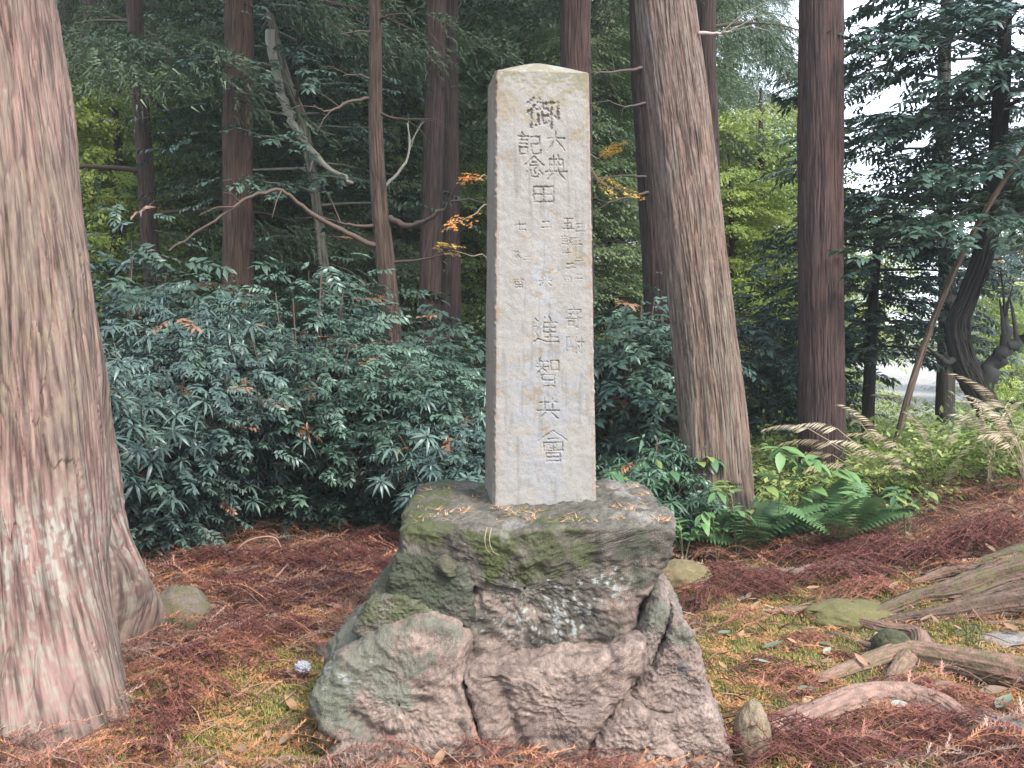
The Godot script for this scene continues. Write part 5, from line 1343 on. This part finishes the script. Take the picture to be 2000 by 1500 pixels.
		var o := solo("twig_pile", piles[rng.randi() % 3], tw if rng.randf() < 0.6 else tw2, "%s heap of dead cedar twigs %s" % [wide, floor_words(p)], "twig heap", on_ground(p.x, p.z), "heaps of dead cedar twigs")
		o.transform.basis = Basis(Vector3.UP, -s[2] + rr(-0.2, 0.2)).scaled(Vector3(s[1], s[1] * 0.9, s[1]) * 0.95)

func floor_words(p: Vector3) -> String:
	if p.x < -0.5:
		if p.z > -3.6: return "in the trail between big left cedar and base"
		if p.z > -4.6: return "beside the round boulder at left"
		if p.x < -1.5: return "below the left bushes near the big cedar"
		if p.x < -1.0: return "below the left bushes, midway to the base"
		return "behind the left side of the base"
	if p.z > -3.5: return "at the bottom of the view right of the base"
	if p.x < 0.75: return "close to the right side of the base"
	if p.z > -4.3: return "on the moss left of the thick root"
	if p.z > -5.0: return "between yellowish boulder and mossy hump"
	if p.x > 2.2: return "high on the right slope"
	return "before the ferns on the right"

# ---------------------------------------------------------------- litter
func free_of_base(x: float, z: float) -> bool:
	return not (x > -0.55 and x < 0.62 and z < -2.95 and z > -3.95)

func build_litter() -> void:
	var red := [lin(0.31, 0.125, 0.085), lin(0.39, 0.20, 0.145), lin(0.20, 0.08, 0.06), lin(0.34, 0.23, 0.175), lin(0.12, 0.055, 0.045), lin(0.46, 0.21, 0.105)]
	for v in 5:
		var xf := []
		var cols := []
		for k in 2000:
			var d := 2.6 + 5.2 * pow(rr(0, 1), 1.15)
			var x := rr(-0.62, 0.62) * d
			if not free_of_base(x, -d): continue
			var m := mossy(x, -d)
			if rng.randf() < m * 0.96 or (x > 0.6 and d < 5.2 and rng.randf() < 0.68): continue
			if nf.get_noise_2d(x * 1.6 + 3, d * 1.6) < -0.22 and rng.randf() < 0.6: continue
			var up := Vector3(rr(-0.25, 0.25), 1, rr(-0.25, 0.25)).normalized()
			var ang := rr(-0.6, 0.6) + (PI if rng.randf() < 0.5 else 0.0)
			xf.append(Transform3D(aim(Vector3(cos(ang), rr(-0.05, 0.12), sin(ang)), up, rr(0.7, 1.3)), on_ground(x, -d, rr(0.008, 0.05))))
			cols.append(red[rng.randi() % 6] * rr(0.75, 1.15))
		var o := many("cedar_litter", sprigs[v], M.litter, xf, cols, self)
		tag(o, "red brown dead cedar twigs carpeting the forest floor", "litter", "cedar litter on the ground")
	# loose orange needles
	var nd := Acc.new()
	for k in 7:
		var ang := rr(0, TAU)
		var d := Vector3(cos(ang), rr(0.0, 0.4), sin(ang)).normalized()
		nd.blade(Vector3(rr(-0.02, 0.02), 0.002, rr(-0.02, 0.02)), d * rr(0.018, 0.04), Vector3(-d.z, 0, d.x) * 0.0016, Color.WHITE.darkened(rr(0, 0.3)))
	var needle := nd.mesh()
	var xf := []
	var cols := []
	for k in 34000:
		var d := 2.6 + 4.6 * pow(rr(0, 1), 1.3)
		var x := rr(-0.62, 0.62) * d
		if not free_of_base(x, -d): continue
		if rng.randf() < 0.5 + 0.9 * nf.get_noise_2d(x * 2.5, d * 2.5 + 5): continue
		xf.append(Transform3D(Basis(Vector3.UP, rr(0, TAU)).scaled(Vector3.ONE * rr(0.6, 1.2)), on_ground(x, -d, rr(0.012, 0.03) + 0.018 * mossy(x, -d))))
		cols.append(lin(0.54, 0.21, 0.075).lerp(lin(0.36, 0.21, 0.11), rr(0, 1)))
	tag(many("loose_needles", needle, M.litter, xf, cols, self), "loose orange brown needles strewn over moss and litter", "needles")
	# brown shed leaves and straight bits of twig
	var bl := Acc.new()
	bl.leaf(Vector3(-0.03, 0.004, 0), Vector3(1, 0.1, 0).normalized(), Vector3.UP, 0.06, 0.026, Color.WHITE, -0.3, 0.45, 4)
	var bt := Acc.new()
	bt.tube([Vector3(-0.06, 0, 0), Vector3(0.0, 0.008, 0.006), Vector3(0.07, 0.002, 0)], [0.0022, 0.003, 0.0016], 5)
	for set in [[bl.mesh(), 900, "shed_leaves", "small curled brown leaves scattered through the red litter", "leaves"], [bt.mesh(), 1300, "twig_bits", "short broken grey brown twigs scattered over the ground", "twigs"]]:
		xf = []
		cols = []
		for k in set[1]:
			var d := 2.6 + 4.4 * pow(rr(0, 1), 1.2)
			var x := rr(-0.62, 0.62) * d
			if not free_of_base(x, -d): continue
			xf.append(Transform3D(Basis.from_euler(Vector3(rr(-0.4, 0.4), rr(0, TAU), rr(-0.3, 0.3))).scaled(Vector3.ONE * rr(0.5, 1.25)), on_ground(x, -d, rr(0.03, 0.055))))
			cols.append(lin(0.30, 0.17, 0.09).lerp(lin(0.16, 0.11, 0.08), rr(0, 1)))
		tag(many(set[2], set[0], M.litter, xf, cols, self), set[3], set[4])
	# moss tufts
	var mt := Acc.new()
	for k in 14:
		var ang := rr(0, TAU)
		var d := Vector3(cos(ang) * 0.6, 1, sin(ang) * 0.6).normalized()
		mt.blade(Vector3(rr(-0.02, 0.02), 0, rr(-0.02, 0.02)), d * rr(0.008, 0.018), Vector3(-d.z, 0, d.x).normalized() * 0.0026, Color.WHITE.darkened(rr(0, 0.3)))
	var tuft := mt.mesh()
	xf = []
	cols = []
	for k in 44000:
		var d := 2.6 + 3.6 * pow(rr(0, 1), 1.2)
		var x := rr(-0.62, 0.62) * d
		if not free_of_base(x, -d) or rng.randf() > mossy(x, -d): continue
		xf.append(Transform3D(Basis(Vector3.UP, rr(0, TAU)).scaled(Vector3.ONE * rr(0.7, 1.4)), on_ground(x, -d, 0.016)))
		cols.append(lin(0.18, 0.17, 0.046).lerp(lin(0.30, 0.25, 0.075), rr(0, 1)))
	tag(many("ground_moss", tuft, M.litter, xf, cols, self), "olive green moss cushions on the bare ground", "moss")
	# needles caught on the boulder top and the left stones
	xf = []
	cols = []
	for k in 260:
		var x := rr(-0.33, 0.5)
		var z := rr(-3.85, -3.12)
		if x > -0.09 and x < 0.34 and z < -3.38 and z > -3.76: continue
		xf.append(Transform3D(Basis(Vector3.UP, rr(0, TAU)).scaled(Vector3.ONE * rr(0.6, 1.3)), Vector3(x, 0.728 + rr(0, 0.012), z)))
		cols.append(lin(0.55, 0.25, 0.10).lerp(lin(0.42, 0.30, 0.18), rr(0, 1)))
	tag(many("stone_needles", needle, M.litter, xf, cols, self), "orange cedar needles caught on the flat boulder top", "needles")
